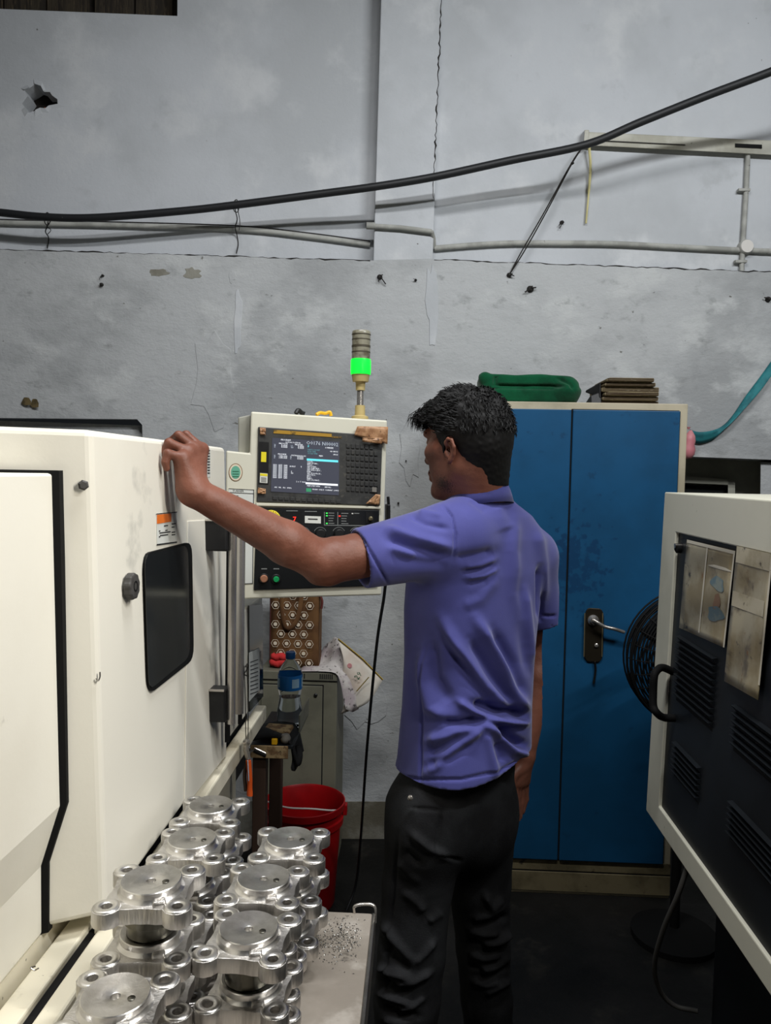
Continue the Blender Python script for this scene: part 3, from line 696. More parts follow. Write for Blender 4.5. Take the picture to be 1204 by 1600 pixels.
st_('F', .53, .14, .011, 'scr_cyan'); st_('PARTS COUNT', .53, .19, .006, 'scr_teal'); st_('RUN TIME', .53, .225, .006, 'scr_teal'); st_('CYCLE TIME', .53, .26, .006, 'scr_teal')
st_('0 MM/M', .91, .14, .0078, 'scr_txt', 'RIGHT'); st_('0H 0M 0S', .98, .20, .0065, 'scr_txt', 'RIGHT'); st_('0M 0S', .98, .255, .0062, 'scr_txt', 'RIGHT'); st_('MEM', .70, .295, .0062)
for k, s_ in enumerate(['O0176 ;', 'G28 U0 W0 ;', 'T0101 ;', 'G50 S1500 ;', 'G96 S180 M03 ;', 'G00 X72.0 Z5.0 ;', 'M08 ;', 'G01 Z-2.0 F0.15 ;', 'G00 U1.0 ;', 'Z5.0 ;', 'X68.0 ;', 'G71 U1.5 R0.5 ;']):
    st_(s_, .525, .415 + .031 * k, .0066)
st_('MEM STRT MTN', .53, .865, .006); st_('ABS ALL', .79, .87, .006); st_('PRGRM  CHECK  CURRENT  (OPRT)', .61, .925, .0055); st_('ABS   REL   ALL   HNDL', .05, .925, .0055); st_('S  0  T  0000', .37, .80, .0058)
# keyboard block
for r_ in range(8):
    for c_ in range(7):
        x = 541 + c_ * 7.2; y = 693 + r_ * 9.6 + c_ * .45
        if x > 583 and r_ < 1: continue
        pplate([(x, y), (x + 5.4, y + .3), (x + 5.3, y + 7), (x - .1, y + 6.7)], 'key', 'key', bez, .006, .0022, .0006)
for c_ in range(12):
    x = 426 + c_ * 9.0; y = 775.5 + c_ * .5
    pplate([(x, y), (x + 7, y + .3), (x + 7, y + 5.4), (x, y + 5.1)], 'key', 'soft_key', bez, .006, .0022, .0006)
pplate([(581, 761), (588, 761.5), (588, 769), (581, 768.5)], 'grey_plastic', 'grey_key', bez, .0085, .001)
pplate([(408, 706), (416, 706.4), (415.6, 722), (407.6, 721.6)], 'sticker_yellow', 'yellow_sticker', bez, .0072, .0006)
ws = pplate([(406, 739), (418, 740), (417.6, 755), (405.6, 754)], 'sticker_white', 'caution_sticker', bez, .0072, .0006)
pplate([(406.3, 739.6), (417.7, 740.6), (417.5, 744.2), (406.2, 743.2)], 'sticker_yellow', 'caution_band', ws, .0079, .0003)
for k in range(4):
    pplate([(407.5, 746 + 2 * k), (416, 746.6 + 2 * k), (416, 747.4 + 2 * k), (407.5, 746.8 + 2 * k)], 'ink', 'print_line', ws, .0079, .0003)
# brown tape patches
def tape(quad, off):
    C = [Vector(q) for q in quad]; rows = []
    for i in range(6):
        rows.append([pn(*(C[0].lerp(C[1], j / 8).lerp(C[3].lerp(C[2], j / 8), i / 5)), off + random.uniform(0, .0035)) for j in range(9)])
    MB().grid(rows).build('tape_patch', 'tape', bez, smooth=20, solid=.0006)
tape([(558, 666), (606, 667), (605, 694), (553, 680)], .0085); tape([(566, 684), (598, 684), (596, 694), (566, 690)], .0125)
tape([(587, 772), (594, 773), (592, 789), (571, 787)], .0085); tape([(403, 762), (415, 764), (415, 772), (402, 771)], .0085); tape([(406, 668), (415, 669), (415, 680), (406, 679)], .0085)
# operator panel
op = pplate([(401, 792), (592, 797), (589, 915), (396, 922)], 'op_panel', 'operator_panel', panel, 0, .005, .002)
pplate([(400, 785.5), (594, 791.5), (594, 795), (400, 790)], 'cream', 'divider_strip', panel, 0, .008, .001)
def disc(px, py, r, m, name, par, off=.005, prof=None, n=24):
    p = pn(px, py, 0)
    return MB().lathe([(a * r, off + h) for a, h in (prof or [(1, 0), (1, .004), (.8, .006)])], p, PN, n).build(name, m, par, smooth=35)
es = disc(423, 812, .025, 'sticker_yellow', 'emergency_ring', op, .005, [(1, 0), (1, .002), (.9, .003)])
for k in range(9):
    a = math.radians(160 - k * 17.5); p = pn(423, 812, .0081)
    o_ = p + PE * (.019 * math.cos(a)) + Vector((0, 0, .019 * math.sin(a)))
    ex = PE * math.sin(a) - Vector((0, 0, math.cos(a)))
    text_mesh('EMERGENCY'[k], .0066, o_, ex, PE * math.cos(a) + Vector((0, 0, math.sin(a))), 'ring_letter', 'estop_red', es, .0001, 'CENTER')
disc(423, 815, .015, 'estop_red', 'mushroom_button', op, .005, [(.6, 0), (.6, .014), (1, .016), (1, .024), (.8, .029), (.3, .031)])
pplate([(441, 799), (471, 800), (471, 821), (441, 820)], 'gap', 'readout_window', op, .005, .0008)
text_mesh('7', .018, pn(457, 815, .0062), PE, (0, 0, 1), 'readout_digit', 'led_red', op)
pplate([(476, 806), (501, 807), (501, 818), (476, 817)], 'sticker_white', 'counter_window', op, .005, .0012)
pplate([(481, 810), (496, 810.5), (496, 812.3), (481, 811.8)], 'ink', 'counter_digits', op, .0063, .0003)
for (x0, y0, x1, y1) in ((506, 800, 507, 820), (527, 800, 528, 820), (506, 820, 592 - 2, 822)):
    pplate([(x0, y0), (x1, y0), (x1, y1), (x0, y1)] if x1 - x0 < 5 else [(x0, y0), (x1, y0 + 1), (x1, y1 + .2), (x0, y0 + 1)], 'panel_line', 'panel_line', op, .005, .0004)
for i, (x, y, m) in enumerate([(509, 801, 'led_green'), (509, 805, 'led_green'), (509, 817, 'led_green'), (529, 805.5, 'led_red'), (549, 801.6, 'sticker_white')]):
    pplate([(x, y), (x + 2.6, y), (x + 2.6, y + 1.6), (x, y + 1.6)], m, 'indicator_led', op, .005, .0008)
for (x, y, w) in [(513, 801, 9), (513, 805, 9), (513, 809, 8), (513, 813, 7), (513, 817, 9), (533, 801.5, 11), (533, 805.5, 9), (533, 809.5, 8), (533, 813.5, 8), (533, 817.5, 11), (553, 801.5, 8), (447, 797.5, 18), (476, 798.5, 19)]:
    pplate([(x, y), (x + w, y + .2), (x + w, y + 1.3), (x, y + 1.1)], 'panel_line', 'print_line', op, .005, .0003)
ks = pplate([(571, 800), (584, 800.6), (584, 818), (571, 817.4)], 'black', 'key_switch_plate', op, .005, .0015)
disc(578, 810, .0055, 'brass_edge', 'key_switch', op, .0065, [(1, 0), (1, .005), (.6, .006)], 14)
for x in (474, 500, 529, 556):
    k_ = disc(x, 834, .0135, 'black', 'selector_knob', op, .005, [(1, 0), (.95, .012), (.8, .014)])
    p = pn(x, 834, .0055)
    MB().tube([p + PE * (.0165 * math.cos(a)) + Vector((0, 0, .0165 * math.sin(a))) for a in [math.radians(25 + 13 * k) for k in range(11)]], .0007, 4).build('dial_scale', 'panel_line', k_)
for (x, y, m) in ((412, 903, 'button_tan'), (431, 904, 'button_green')):
    b_ = disc(x, y, .0125, 'black', 'button_collar', op, .005, [(1, 0), (1, .004), (.85, .006)])
    disc(x, y, .0095 if m == 'button_tan' else .0075, m, 'push_button', b_, .011, [(1, 0), (1, .006), (.8, .008)])
pplate([(408, 888), (417, 888), (417, 889.5), (408, 889.5)], 'panel_line', 'print_line', op, .005, .0003); pplate([(427, 888), (436, 888), (436, 889.5), (427, 889.5)], 'panel_line', 'print_line', op, .005, .0003)
for (x, w) in ((545, 8), (557, 8), (568, 10)):
    pplate([(x, 901), (x + w, 900.5), (x + w, 903), (x, 903.5)], 'panel_line', 'print_line', op, .005, .0003)
# wing stickers
def oval(a_, b_, off, m, nm, par):
    p = pn(368, 738, off)
    return MB().slab([p + PE * (a_ * math.cos(w)) + Vector((0, 0, b_ * math.sin(w))) for w in [2 * math.pi * k / 32 for k in range(32)]], PN * .0004).build(nm, m, par)
sk = oval(.0172, .0225, .0004, 'sticker_tan', 'round_sticker', panel)
oval(.0155, .0207, .0009, 'print_white', 'sticker_rim', sk); oval(.0118, .0162, .0013, 'sticker_green', 'sticker_face', sk)
for y in (736, 740, 744): pplate([(363, y), (373, y + .2), (373, y + 1.4), (363, y + 1.2)], 'ink_green', 'print_line', sk, .0017, .0003)
sh = pplate([(357, 763), (397, 765), (395, 912), (354, 914)], 'sheet', 'instruction_sheet', panel, .0004, .0006)
for (x0, y0, x1, y1) in ((357, 763, 397, 765), (357, 769, 396.6, 771), (354, 913, 395, 911)):
    pplate([(x0, y0), (x1, y1), (x1, y1 + 1), (x0, y0 + 1)], 'ink', 'sheet_border', sh, .0011, .0003)
pplate([(395.6, 765), (396.8, 765), (394.9, 912), (393.8, 912)], 'ink', 'sheet_border', sh, .0011, .0003)
text_mesh('TURNER', .0075, pn(363, 768.6, .0011), PE, (0, 0, 1), 'sheet_title', 'ink', sh)
for k in range(16):
    y = 774 + k * 8.2; w = random.uniform(4, 16)
    pplate([(359, y), (359 + w, y + .3), (359 + w, y + 1.3), (359, y + 1)], 'ink', 'print_line', sh, .0011, .0003)
# connector and clips on the edge and on top
MB().slab([pn(604, 788, -.04), pn(610, 788, -.04), pn(610, 822, -.04), pn(604, 822, -.04)], PN * -.03).build('side_connector', 'black', panel, bevel=.003)
MB().tube([pn(607, 790, -.055), pn(606, 776, -.055)], .004, 8).build('connector_pin', 'black', panel)
MB().tube(spline([pn(462, 646, -.04), pn(466, 641, -.045), pn(471, 645, -.05), pn(476, 647, -.05)], 5), .006, 8).build('cable_clip', 'black', panel)
MB().tube(spline([pn(494, 648, -.04), pn(500, 645, -.045), pn(508, 646, -.05), pn(515, 644, -.05), pn(517, 650, -.05)], 5), .0045, 8).build('tie_knot', 'yellow', panel)
pc = spline([pn(607, 822, -.055), at(604, 880, Y=2.10), at(600, 930, Y=2.14), at(588, 1010, Y=2.2), at(573, 1170, Y=2.35), at(564, 1300, Y=2.55), at(556, 1380, Y=2.65), at(540, 1425, Z=.012)], 8)
tag(MB().tube(pc, .0044, 8).build('hanging_cable', 'cable', smooth=60), 'thin black cable hanging from the control panel to the floor', 'cable')

# signal tower on top of the panel
tw = root('signal_tower', 'stack light with its green segment lit on the control panel', 'signal light', tuple(pn(562, 652, -.05)))
tb = pn(562, 652, -.05); k_ = (tb - CAM).length / FPX * 1.01
def seg(y0, y1, r0, r1, m, name, ex=()):
    z0 = (652 - y0) * k_; z1 = (652 - y1) * k_
    return MB().lathe([(r0 * k_, z0)] + [(r * k_, (652 - y) * k_) for y, r in ex] + [(r1 * k_, z1)], tb, (0, 0, 1), 28).build(name, m, tw, smooth=40)
seg(655, 634, 13, 7.5, 'tower_beige', 'base_foot', ((651, 13), (649, 8)))
seg(634, 611, 5.2, 5.2, 'chrome', 'pole'); seg(611, 598, 7, 7.5, 'tower_beige', 'collar'); seg(598, 587, 12, 14, 'tower_beige', 'socket')
seg(587, 564, 15, 15, 'lamp_green', 'green_lens', ((583, 15.6), (567, 15.6)))
seg(564, 546, 14, 14, 'lens_grey', 'grey_lens', ((548, 14),)); seg(546, 543, 14.4, 14.4, 'lens_line', 'lens_joint'); seg(543, 527, 14, 14, 'lens_grey', 'grey_lens'); seg(527, 521, 14.3, 13, 'lens_grey', 'top_cap', ((523, 14.3),))
seg(554, 552.5, 14.3, 14.3, 'lens_line', 'lens_joint'); seg(535, 533.5, 14.3, 14.3, 'lens_line', 'lens_joint'); seg(527.3, 526, 14.5, 14.5, 'lens_line', 'lens_joint')
# ------------------------------------------------------------------ table with the castings
TZ = 0.765
tb_ = root('work_table', 'scuffed steel work table carrying stacks of castings', 'table', (-.24, .9, 0))
MB().box((-.418, .35, TZ - .028), (-.068, 1.335, TZ)).build('table_top', 'table', tb_, bevel=.003)
MB().box((-.068, .35, TZ - .055), (-.062, 1.335, TZ + .0005)).build('edge_angle', 'steel', tb_, bevel=.001)
for x in (-.39, -.10):
    for y in (.40, 1.30):
        MB().box((x - .018, y - .018, 0), (x + .018, y + .018, TZ - .028)).build('leg', 'black_metal', tb_)
MB().tube(spline([(-.10, 1.332, TZ + .0), (-.10, 1.332, TZ + .012), (-.085, 1.334, TZ + .016), (-.064, 1.332, TZ + .014), (-.062, 1.33, TZ - .015)], 5), .0028, 6, flat=.5).build('corner_clip', 'chrome', tb_, smooth=60)
# swarf on the table: tiny curled chips nobody could count
sw = MB()
for k in range(520):
    g_ = rng.normal(0, 1, 2) * (0.022, 0.034)
    x, y = -.118 + g_[0], 1.262 + g_[1]
    if not (-.40 < x < -.08 and .6 < y < 1.325): continue
    a = random.random() * 6.28; l = random.uniform(.0006, .0024); h = random.uniform(.0004, .0022)
    d = Vector((math.cos(a), math.sin(a), 0)) * l; e_ = Vector((-math.sin(a), math.cos(a), 0)) * l * .4
    p = Vector((x, y, TZ + .0002))
    sw.add([p - d, p + e_ + Vector((0, 0, h)), p + d, p - e_ + Vector((0, 0, h * .4))], [(0, 1, 2), (0, 2, 3), (0, 3, 1), (1, 3, 2)])
o = sw.build('steel_swarf', 'chips'); o['kind'] = 'stuff'; tag(o, 'grey metal chips scattered on the table behind the castings', 'metal chips')

# one flange casting, built at the origin
LV = 0.066
def flange_mesh():
    a_, re_ = .0425, .0180; z0, z1 = .0335, .0530
    outer = []
    for q in range(4):
        cx_, cy_ = [(a_, a_), (-a_, a_), (-a_, -a_), (a_, -a_)][q]; base = math.pi / 4 + q * math.pi / 2
        for k in range(9):
            w = base + math.radians(-115 + 230 * k / 8); outer.append(Vector((cx_ + re_ * math.cos(w), cy_ + re_ * math.sin(w), 0)))
        mid = base + math.pi / 4
        nx_, ny_ = math.cos(mid), math.sin(mid); tx_, ty_ = -ny_, nx_
        for s_ in (-.018, -.009, 0, .009, .018):
            outer.append(Vector((nx_ * (.0470 + 6 * s_ * s_) + tx_ * s_, ny_ * (.0470 + 6 * s_ * s_) + ty_ * s_, 0)))
    holes = [[Vector((x + .0068 * math.cos(2 * math.pi * k / 12), y + .0068 * math.sin(2 * math.pi * k / 12), 0)) for k in range(12)] for x in (-a_, a_) for y in (-a_, a_)]
    loops = [outer] + holes; flat = [p for l in loops for p in l]; tr = [tuple(t) for t in tessellate_polygon(loops)]
    m_ = MB()
    m_.add([(p.x, p.y, z1) for p in flat], tr); m_.add([(p.x, p.y, z0) for p in flat], [t[::-1] for t in tr])
    for l in loops:
        n = len(l); m_.add([(p.x, p.y, z0) for p in l] + [(p.x, p.y, z1) for p in l], [(i, (i + 1) % n, n + (i + 1) % n, n + i) for i in range(n)])
    m_.add([], [])
    me = bpy.data.meshes.new('flange'); me.from_pydata(m_.v, [], m_.f); bm = bmesh.new(); bm.from_mesh(me)
    bmesh.ops.remove_doubles(bm, verts=bm.verts, dist=1e-5); bmesh.ops.recalc_face_normals(bm, faces=bm.faces)
    ed = [e for e in bm.edges if len(e.link_faces) == 2 and e.calc_face_angle(0) > .9 and abs(e.verts[0].co.z - e.verts[1].co.z) < 1e-4]
    bmesh.ops.bevel(bm, geom=ed, offset=.0016, segments=2, affect='EDGES', profile=.5, clamp_overlap=True)
    bm.to_mesh(me); bm.free(); me.materials.append(MT['alu_cast'])
    me.polygons.foreach_set('use_smooth', [True] * len(me.polygons)); me.set_sharp_from_angle(angle=math.radians(40))
    return me
cast0 = root('flange_casting', 'placeholder', 'casting', (0, 0, 0), 'aluminium flange castings stacked on the table')
link('flange', flange_mesh(), cast0)
for x in (-.0425, .0425):
    for y in (-.0425, .0425):
        MB().lathe([(.0064, .0490), (.0068, .0540), (.0088, .0552), (.0138, .0552), (.0164, .0540), (.0170, .0525)], (x, y, 0), (0, 0, 1), 20, cap=False).build('bolt_boss', 'alu', cast0, smooth=50)
MB().lathe([(.0425, .0520), (.0395, .0545), (.0378, .0575), (.0378, .0645), (.0368, .0656), (.0345, .0652), (.022, .0636), (.0065, .0630), (.0058, .0626), (.0048, .0560), (.0001, .0555)], (0, 0, 0), (0, 0, 1), 40).build('boss_disc', 'alu', cast0, smooth=28)
MB().lathe([(.0040, .0650), (.0044, .0647), (.0030, .060), (.0001, .0598)][::-1], (.019, -.004, -.0004), (0, 0, 1), 14).build('pin_hole', 'alu_dark', cast0, smooth=40)
MB().lathe([(.0385, .0340), (.0385, .0290), (.0345, .0280), (.0345, .0170), (.0330, .0160), (.0300, .0150), (.0300, .0), (.0285, -.0012)], (0, 0, 0), (0, 0, 1), 36).build('turned_neck', 'alu_dark', cast0, smooth=28)
MB().lathe([(.0398, .0340), (.0402, .0328), (.0402, .0292), (.0392, .0282)], (0, 0, 0), (0, 0, 1), 36, cap=False).build('bright_ring', 'alu', cast0, smooth=40)
MB().hexa([(.012, -.0440, .052), (.028, -.0400, .052), (.026, -.030, .052), (.010, -.034, .052)], [(.013, -.0425, .0575), (.027, -.0385, .0575), (.026, -.030, .0585), (.011, -.034, .0585)]).build('cast_lug', 'alu_cast', cast0, bevel=.002)
stacks = [('nearest stack by the lathe rail', -.324, .818, 3, .12), ('tall stack by the lathe rail', -.326, .940, 4, .10), ('low stack by the lathe rail', -.340, 1.063, 2, -.05),
          ('fourth stack along the rail', -.352, 1.186, 3, .04), ('hindmost stack along the rail', -.350, 1.309, 3, .05),
          ('front stack of the open-side row', -.206, .955, 3, -.06), ('middle stack of the open-side row', -.213, 1.077, 3, .05), ('rear stack of the open-side row', -.199, 1.199, 3, -.02)]
names = {0: 'bottom', 1: 'second from bottom', 2: 'third from bottom', 3: 'fourth from bottom'}
first = True
for (nm, x, y, n, rz) in stacks:
    for k in range(n):
        lab = 'aluminium flange casting, %s in the %s' % ('topmost' if k == n - 1 else names[k], nm)
        loc = (x + random.uniform(-.005, .005) * (k > 0), y + random.uniform(-.0015, .0015) * (k > 0), TZ + .0014 + k * LV)
        rot = rz * .5 + random.uniform(-.05, .05)
        if first:
            cast0.location = loc; cast0.rotation_euler = (0, 0, rot); cast0['label'] = lab; first = False
        else:
            copy_tree(cast0, loc, rot, lab)

# ------------------------------------------------------------------ red bucket
bx, by = at(476, 1255, Y=2.69).x, 2.69
bk = root('bucket', 'red plastic bucket with wire handle on the floor', 'bucket', (bx, by, 0))
bh = at(476, 1250, Y=2.69).z / .392
MB().lathe([(r, h * bh) for r, h in [(.0, .004), (.108, .0), (.112, .01), (.130, .31), (.139, .312), (.140, .335), (.132, .338), (.134, .365), (.143, .367), (.145, .392), (.141, .394), (.136, .385), (.126, .30), (.108, .014), (.0, .012)]], (bx, by, 0), (0, 0, 1), 48, cap=False).build('body', 'red', bk, smooth=35)
MB().tube(spline([(bx + x, by + y, z * bh) for x, y, z in ((-.143, .02, .375), (-.12, -.02, .385), (-.05, -.06, .388), (.03, -.055, .385), (.10, -.03, .370), (.143, .02, .352))], 6), .0032, 8).build('wire_handle', 'white_plastic', bk, smooth=60)
for s_ in (-1, 1): MB().box((bx + s_ * .143 - .008, by + .005, .335 * bh), (bx + s_ * .143 + .008, by + .035, .375 * bh)).build('handle_lug', 'red', bk, bevel=.003)

# ------------------------------------------------------------------ low locker with bag, cloth and papers
LY = 2.86
LX1 = at(527, 1050, Y=LY).x; LX0 = LX1 - .30; LZ = at(490, 1050, Y=LY).z
lk = root('low_locker', 'olive grey metal locker standing against the wall', 'cabinet', (LX1 - .15, LY + .15, 0))
MB().box((LX0, LY, 0), (LX1, LY + .275, LZ)).build('body', 'locker', lk, bevel=.004)
MB().box((LX0 + .012, LY - .006, .06), (LX1 - .055, LY, LZ - .052)).build('door', 'locker', lk, bevel=.002)
for (x0, x1, z0, z1) in ((LX0 + .008, LX1 - .052, LZ - .052, LZ - .048), (LX1 - .055, LX1 - .051, .06, LZ - .048), (LX0, LX1, LZ - .033, LZ - .031)):
    MB().box((x0, LY - .004, z0), (x1, LY + .001, z1)).build('door_gap', 'gap', lk)
for k in range(7):
    for s_ in (0, 1):
        x = LX1 - .022 - k * .0075 - s_ * .105
        MB().box((x, LY - .001, LZ - .026), (x + .004, LY + .001, LZ - .007)).build('vent_slot', 'gap', lk)
p = at(493, 1086, Y=LY - .006); MB().lathe([(.007, 0), (.007, .004), (.004, .006)], p, (0, -1, 0), 14).build('lock', 'black', lk)
# patterned shopping bag
BY = 2.92
bg = root('shopping_bag', 'brown cloth bag printed with pale hexagons on the locker', 'bag', (at(455, 1036, Y=BY).x, BY + .05, LZ))
b0 = at(414, 1036, Y=BY); b1 = at(497, 1030, Y=BY); zt_ = at(450, 905, Y=BY).z
rows = []
for i in range(9):
    z = LZ + .002 + (zt_ - LZ) * i / 8
    rows.append([Vector((b0.x + .02 + (b1.x - b0.x - .02) * j / 8, BY + .006 * math.sin(j * 1.1 + i * .5), z)) for j in range(9)])
MB().grid(rows).build('front_cloth', 'bag', bg, smooth=60, solid=.002)
MB().slab([(b0.x + .02, BY + .002, LZ + .002), (b0.x + .02, BY + .002, zt_), (b0.x, BY + .09, zt_), (b0.x, BY + .09, LZ + .002)], (-.002, 0, 0)).build('side_cloth', 'bag_side', bg)
MB().slab([(b0.x, BY + .09, LZ + .002), (b0.x, BY + .09, zt_), (b1.x, BY + .09, zt_), (b1.x, BY + .09, LZ + .002)], (0, .002, 0)).build('back_cloth', 'bag', bg)
MB().slab([(b1.x, BY + .004, LZ + .002), (b1.x, BY + .004, zt_), (b1.x - .003, BY + .09, zt_), (b1.x - .003, BY + .09, LZ + .002)], (.002, 0, 0)).build('side_cloth', 'bag', bg)
hx = MB()
for i in range(9):
    for j in range(6):
        x = b0.x + .040 + j * .044 + (.022 if i % 2 else 0); z = LZ + .020 + i * .037
        if x > b1.x - .016: continue
        y = BY - .009
        def hexring(r0, r1, n=6):
            A = [Vector((x + r0 * math.cos(2 * math.pi * k / n), y, z + r0 * math.sin(2 * math.pi * k / n))) for k in range(n)]
            B_ = [Vector((x + r1 * math.cos(2 * math.pi * k / n), y, z + r1 * math.sin(2 * math.pi * k / n))) for k in range(n)]
            hx.add(A + B_, [(k, (k + 1) % n, n + (k + 1) % n, n + k) for k in range(n)])
        hexring(.0165, .0146); hexring(.0075, .0001, 10)
hx.build('hexagon_print', 'print_white', bg)
MB().tube(spline([at(442, 905, Y=BY - .012), at(440, 945, Y=BY - .014), at(444, 975, Y=BY - .016), at(452, 982, Y=BY - .016), at(464, 968, Y=BY - .014), at(470, 940, Y=BY - .012), at(471, 905, Y=BY - .012)], 6), .0095, 8, flat=.35).build('carry_strap', 'bag', bg, smooth=60)
MB().tube(spline([at(497, 925, Y=BY), at(503, 938, Y=BY - .01), at(502, 951, Y=BY - .01)], 4), .0045, 8).build('strap_end', 'bag_side', bg, smooth=60)
# red cloth and white cloth
def soft_stack(name, px0, px1, y0, y1, Y, dy, m, label, cat, n=2):
    t = root(name, label, cat, tuple(at((px0 + px1) / 2, y1, Y=Y)))
    for k in range(n):
        ya = y1 + (y0 - y1) * k / n; yb = y1 + (y0 - y1) * (k + 1) / n
        a = at(px0 + 2 * k, ya, Y=Y); c = at(px1 - 3 * k, yb, Y=Y); zm = (a.z + c.z) / 2; hz = abs(c.z - a.z) / 2
        prof_ = [Vector((a.x + (c.x - a.x) * j / 10, Y + dy / 2, zm + .003 * math.sin(j * 1.3 + k))) for j in range(11)]
        MB().tube(prof_, [hz * (.6 if j in (0, 10) else 1.0 + .12 * math.sin(j * 2.1 + k)) for j in range(11)], 12, flat=None).build('fold', m, t, smooth=80)
    return t
soft_stack('red_cloth', 419, 452, 1024, 1044, LY + .01, .06, 'red_cloth', 'crumpled red cloth lying on the locker left of the bottle', 'cloth', 2)
# newspaper draped over the locker corner
nz = LZ + .003
pts = [[at(468, 1049, Y=LY - .004), at(500, 1049, Y=LY - .004), at(524, 1052, Y=LY - .006), at(532, 1068, Y=LY - .010), at(536, 1090, Y=LY), at(540, 1108, Y=LY)],
       [Vector((at(470, 1049, Y=LY).x, LY + .05, nz + .003)), Vector((at(500, 1049, Y=LY).x, LY + .05, nz + .004)), Vector((LX1 - .006, LY + .05, nz + .006)), at(540, 1062, Y=LY + .03), at(548, 1085, Y=LY + .03), at(548, 1112, Y=LY + .02)],
       [Vector((at(478, 1049, Y=LY).x, LY + .12, nz + .004)), Vector((at(505, 1049, Y=LY).x, LY + .12, nz + .012)), at(522, 1015, Y=LY + .10), at(541, 1022, Y=LY + .06), at(560, 1062, Y=LY + .05), at(552, 1112, Y=LY + .03)],
       [Vector((at(488, 1049, Y=LY).x, LY + .18, nz + .006)), at(505, 1012, Y=LY + .17), at(518, 1000, Y=LY + .16), at(528, 998, Y=LY + .12), at(566, 1044, Y=LY + .08), at(560, 1108, Y=LY + .04)]]
rows = []
for j in range(6):
    rows.append(spline([pts[i][j] for i in range(4)], 4))
rows2 = [spline([r[i] for r in rows], 3) for i in range(len(rows[0]))]
tag(MB().grid(rows2).build('newspaper', 'news', smooth=80, solid=.0012), 'crumpled newspaper draped over the corner of the locker', 'newspaper')
cal = root('calendar_sheet', 'calendar page marked 29 hanging crooked beside the locker', 'calendar', tuple(at(560, 1060, Y=LY + .06)))
CA = [(528, 999), (566, 1030), (597, 1062), (584, 1084), (560, 1108), (533, 1116), (556, 1082), (548, 1050)]
rows = []
E0 = [(527, 998), (548, 1014), (572, 1036), (598, 1062)]; E1 = [(536, 1030), (549, 1056), (563, 1080), (574, 1098)]; E2 = [(534, 1060), (540, 1085), (538, 1100), (532, 1116)]
for e_, off in ((E0, .06), (E1, .035), (E2, .05)):
    rows.append(spline([at(x, y, Y=LY + off) for x, y in e_], 4))
g2 = [spline([r[i] for r in rows], 5) for i in range(len(rows[0]))]
MB().grid(g2).build('page', 'calendar', cal, smooth=80, solid=.001)
def cq(q, m, nm, off=.0): MB().slab([at(x, y, Y=LY + .0395 - .002 + off) for x, y in q], (0, -.0006, 0)).build(nm, m, cal)
MB().tube([at(576, 1058, Y=LY + .025), at(557, 1080, Y=LY + .022)], .005, 6, flat=.2).build('yellow_margin', 'calendar_print', cal)
MB().tube([at(528, 998, Y=LY + .055), at(566, 1029, Y=LY + .055), at(598, 1062, Y=LY + .058)], .004, 6, flat=.5).build('bound_edge', 'calendar_print', cal)
ex = (at(562, 1047, Y=LY) - at(553, 1059, Y=LY)).normalized(); ez = Vector((-ex.z, 0, ex.x))
text_mesh('29', .030, at(559, 1063, Y=LY + .022), ex, ez, 'date_numeral', 'ink_green', cal, .0006)
MB().lathe([(.009, 0), (.009, .001)], at(546, 1040, Y=LY + .035), (0, -1, 0), 12).build('pink_flower_print', 'pink', cal)

# ------------------------------------------------------------------ tool shelf at the end of the lathe, bottle and tools
SY0, SY1, SZ = 2.13, 2.44, .772
sx0, sx1 = at(391, 1186, Y=SY0).x, at(450, 1186, Y=SY0).x + .012
shf = root('tool_shelf', 'small rusty-edged tool shelf beyond the end of the lathe', 'shelf', ((sx0 + sx1) / 2, 2.28, 0))
MB().box((sx0, SY0, SZ - .008), (sx1, SY1, SZ)).build('shelf_board', 'black_metal', shf)
MB().box((sx0, SY0 - .004, SZ - .036), (sx1 - .012, SY0, SZ + .001)).build('front_lip', 'wood_rust', shf, bevel=.002)
MB().box((sx1 - .002, SY0 + .12, SZ), (sx1 + .002, SY1, SZ + .05)).build('side_lip', 'locker', shf)
MB().box((sx0 + .004, SY0 + .01, 0), (sx0 + .042, SY0 + .05, SZ - .008)).build('post', 'brown_dark', shf, bevel=.003)
MB().box((sx0 + .004, SY1 - .05, 0), (sx0 + .042, SY1 - .01, SZ - .008)).build('post', 'brown_dark', shf, bevel=.003)
# bottle
bq_ = at(452, 1148, Y=2.30); bx, by, bz = bq_.x, 2.30, SZ
q = .229
bo = root('water_bottle', 'clear water bottle with blue cap and blue label', 'bottle', (bx, by, bz))
MB().lathe([(.0, .003), (.028, .0), (.036, .004), (.039, .016), (.037, .024), (.039, .032), (.0375, .040), (.0385, .05), (.034, .075), (.0315, .09), (.034, .105), (.036, .118), (.0365, .162), (.033, .176), (.022, .196), (.0135, .206), (.0125, .214)], (bx, by, bz), (0, 0, 1), 32, cap=False).build('body', 'pet', bo, smooth=60)
MB().lathe([(.0001, .004), (.027, .003), (.034, .007), (.0365, .018), (.035, .03), (.036, .05), (.032, .075), (.0295, .09), (.0295, .094), (.0001, .094)], (bx, by, bz), (0, 0, 1), 32, cap=False).build('water', 'pet', bo, smooth=60)
MB().lathe([(.0368, .118), (.0374, .120), (.0374, .160), (.0368, .163)], (bx, by, bz), (0, 0, 1), 32, cap=False).build('label_band', 'label_blue', bo, smooth=60)
for a0, a1 in ((-1.25, -.62), (-2.9, -2.35), (-.30, .05)):
    A_ = [a0 + (a1 - a0) * k / 6 for k in range(7)]
    MB().grid([[(bx + .0380 * math.cos(a), by + .0380 * math.sin(a), bz + z) for a in A_] for z in (.127, .154)]).build('label_print', 'label_pale', bo, smooth=60)
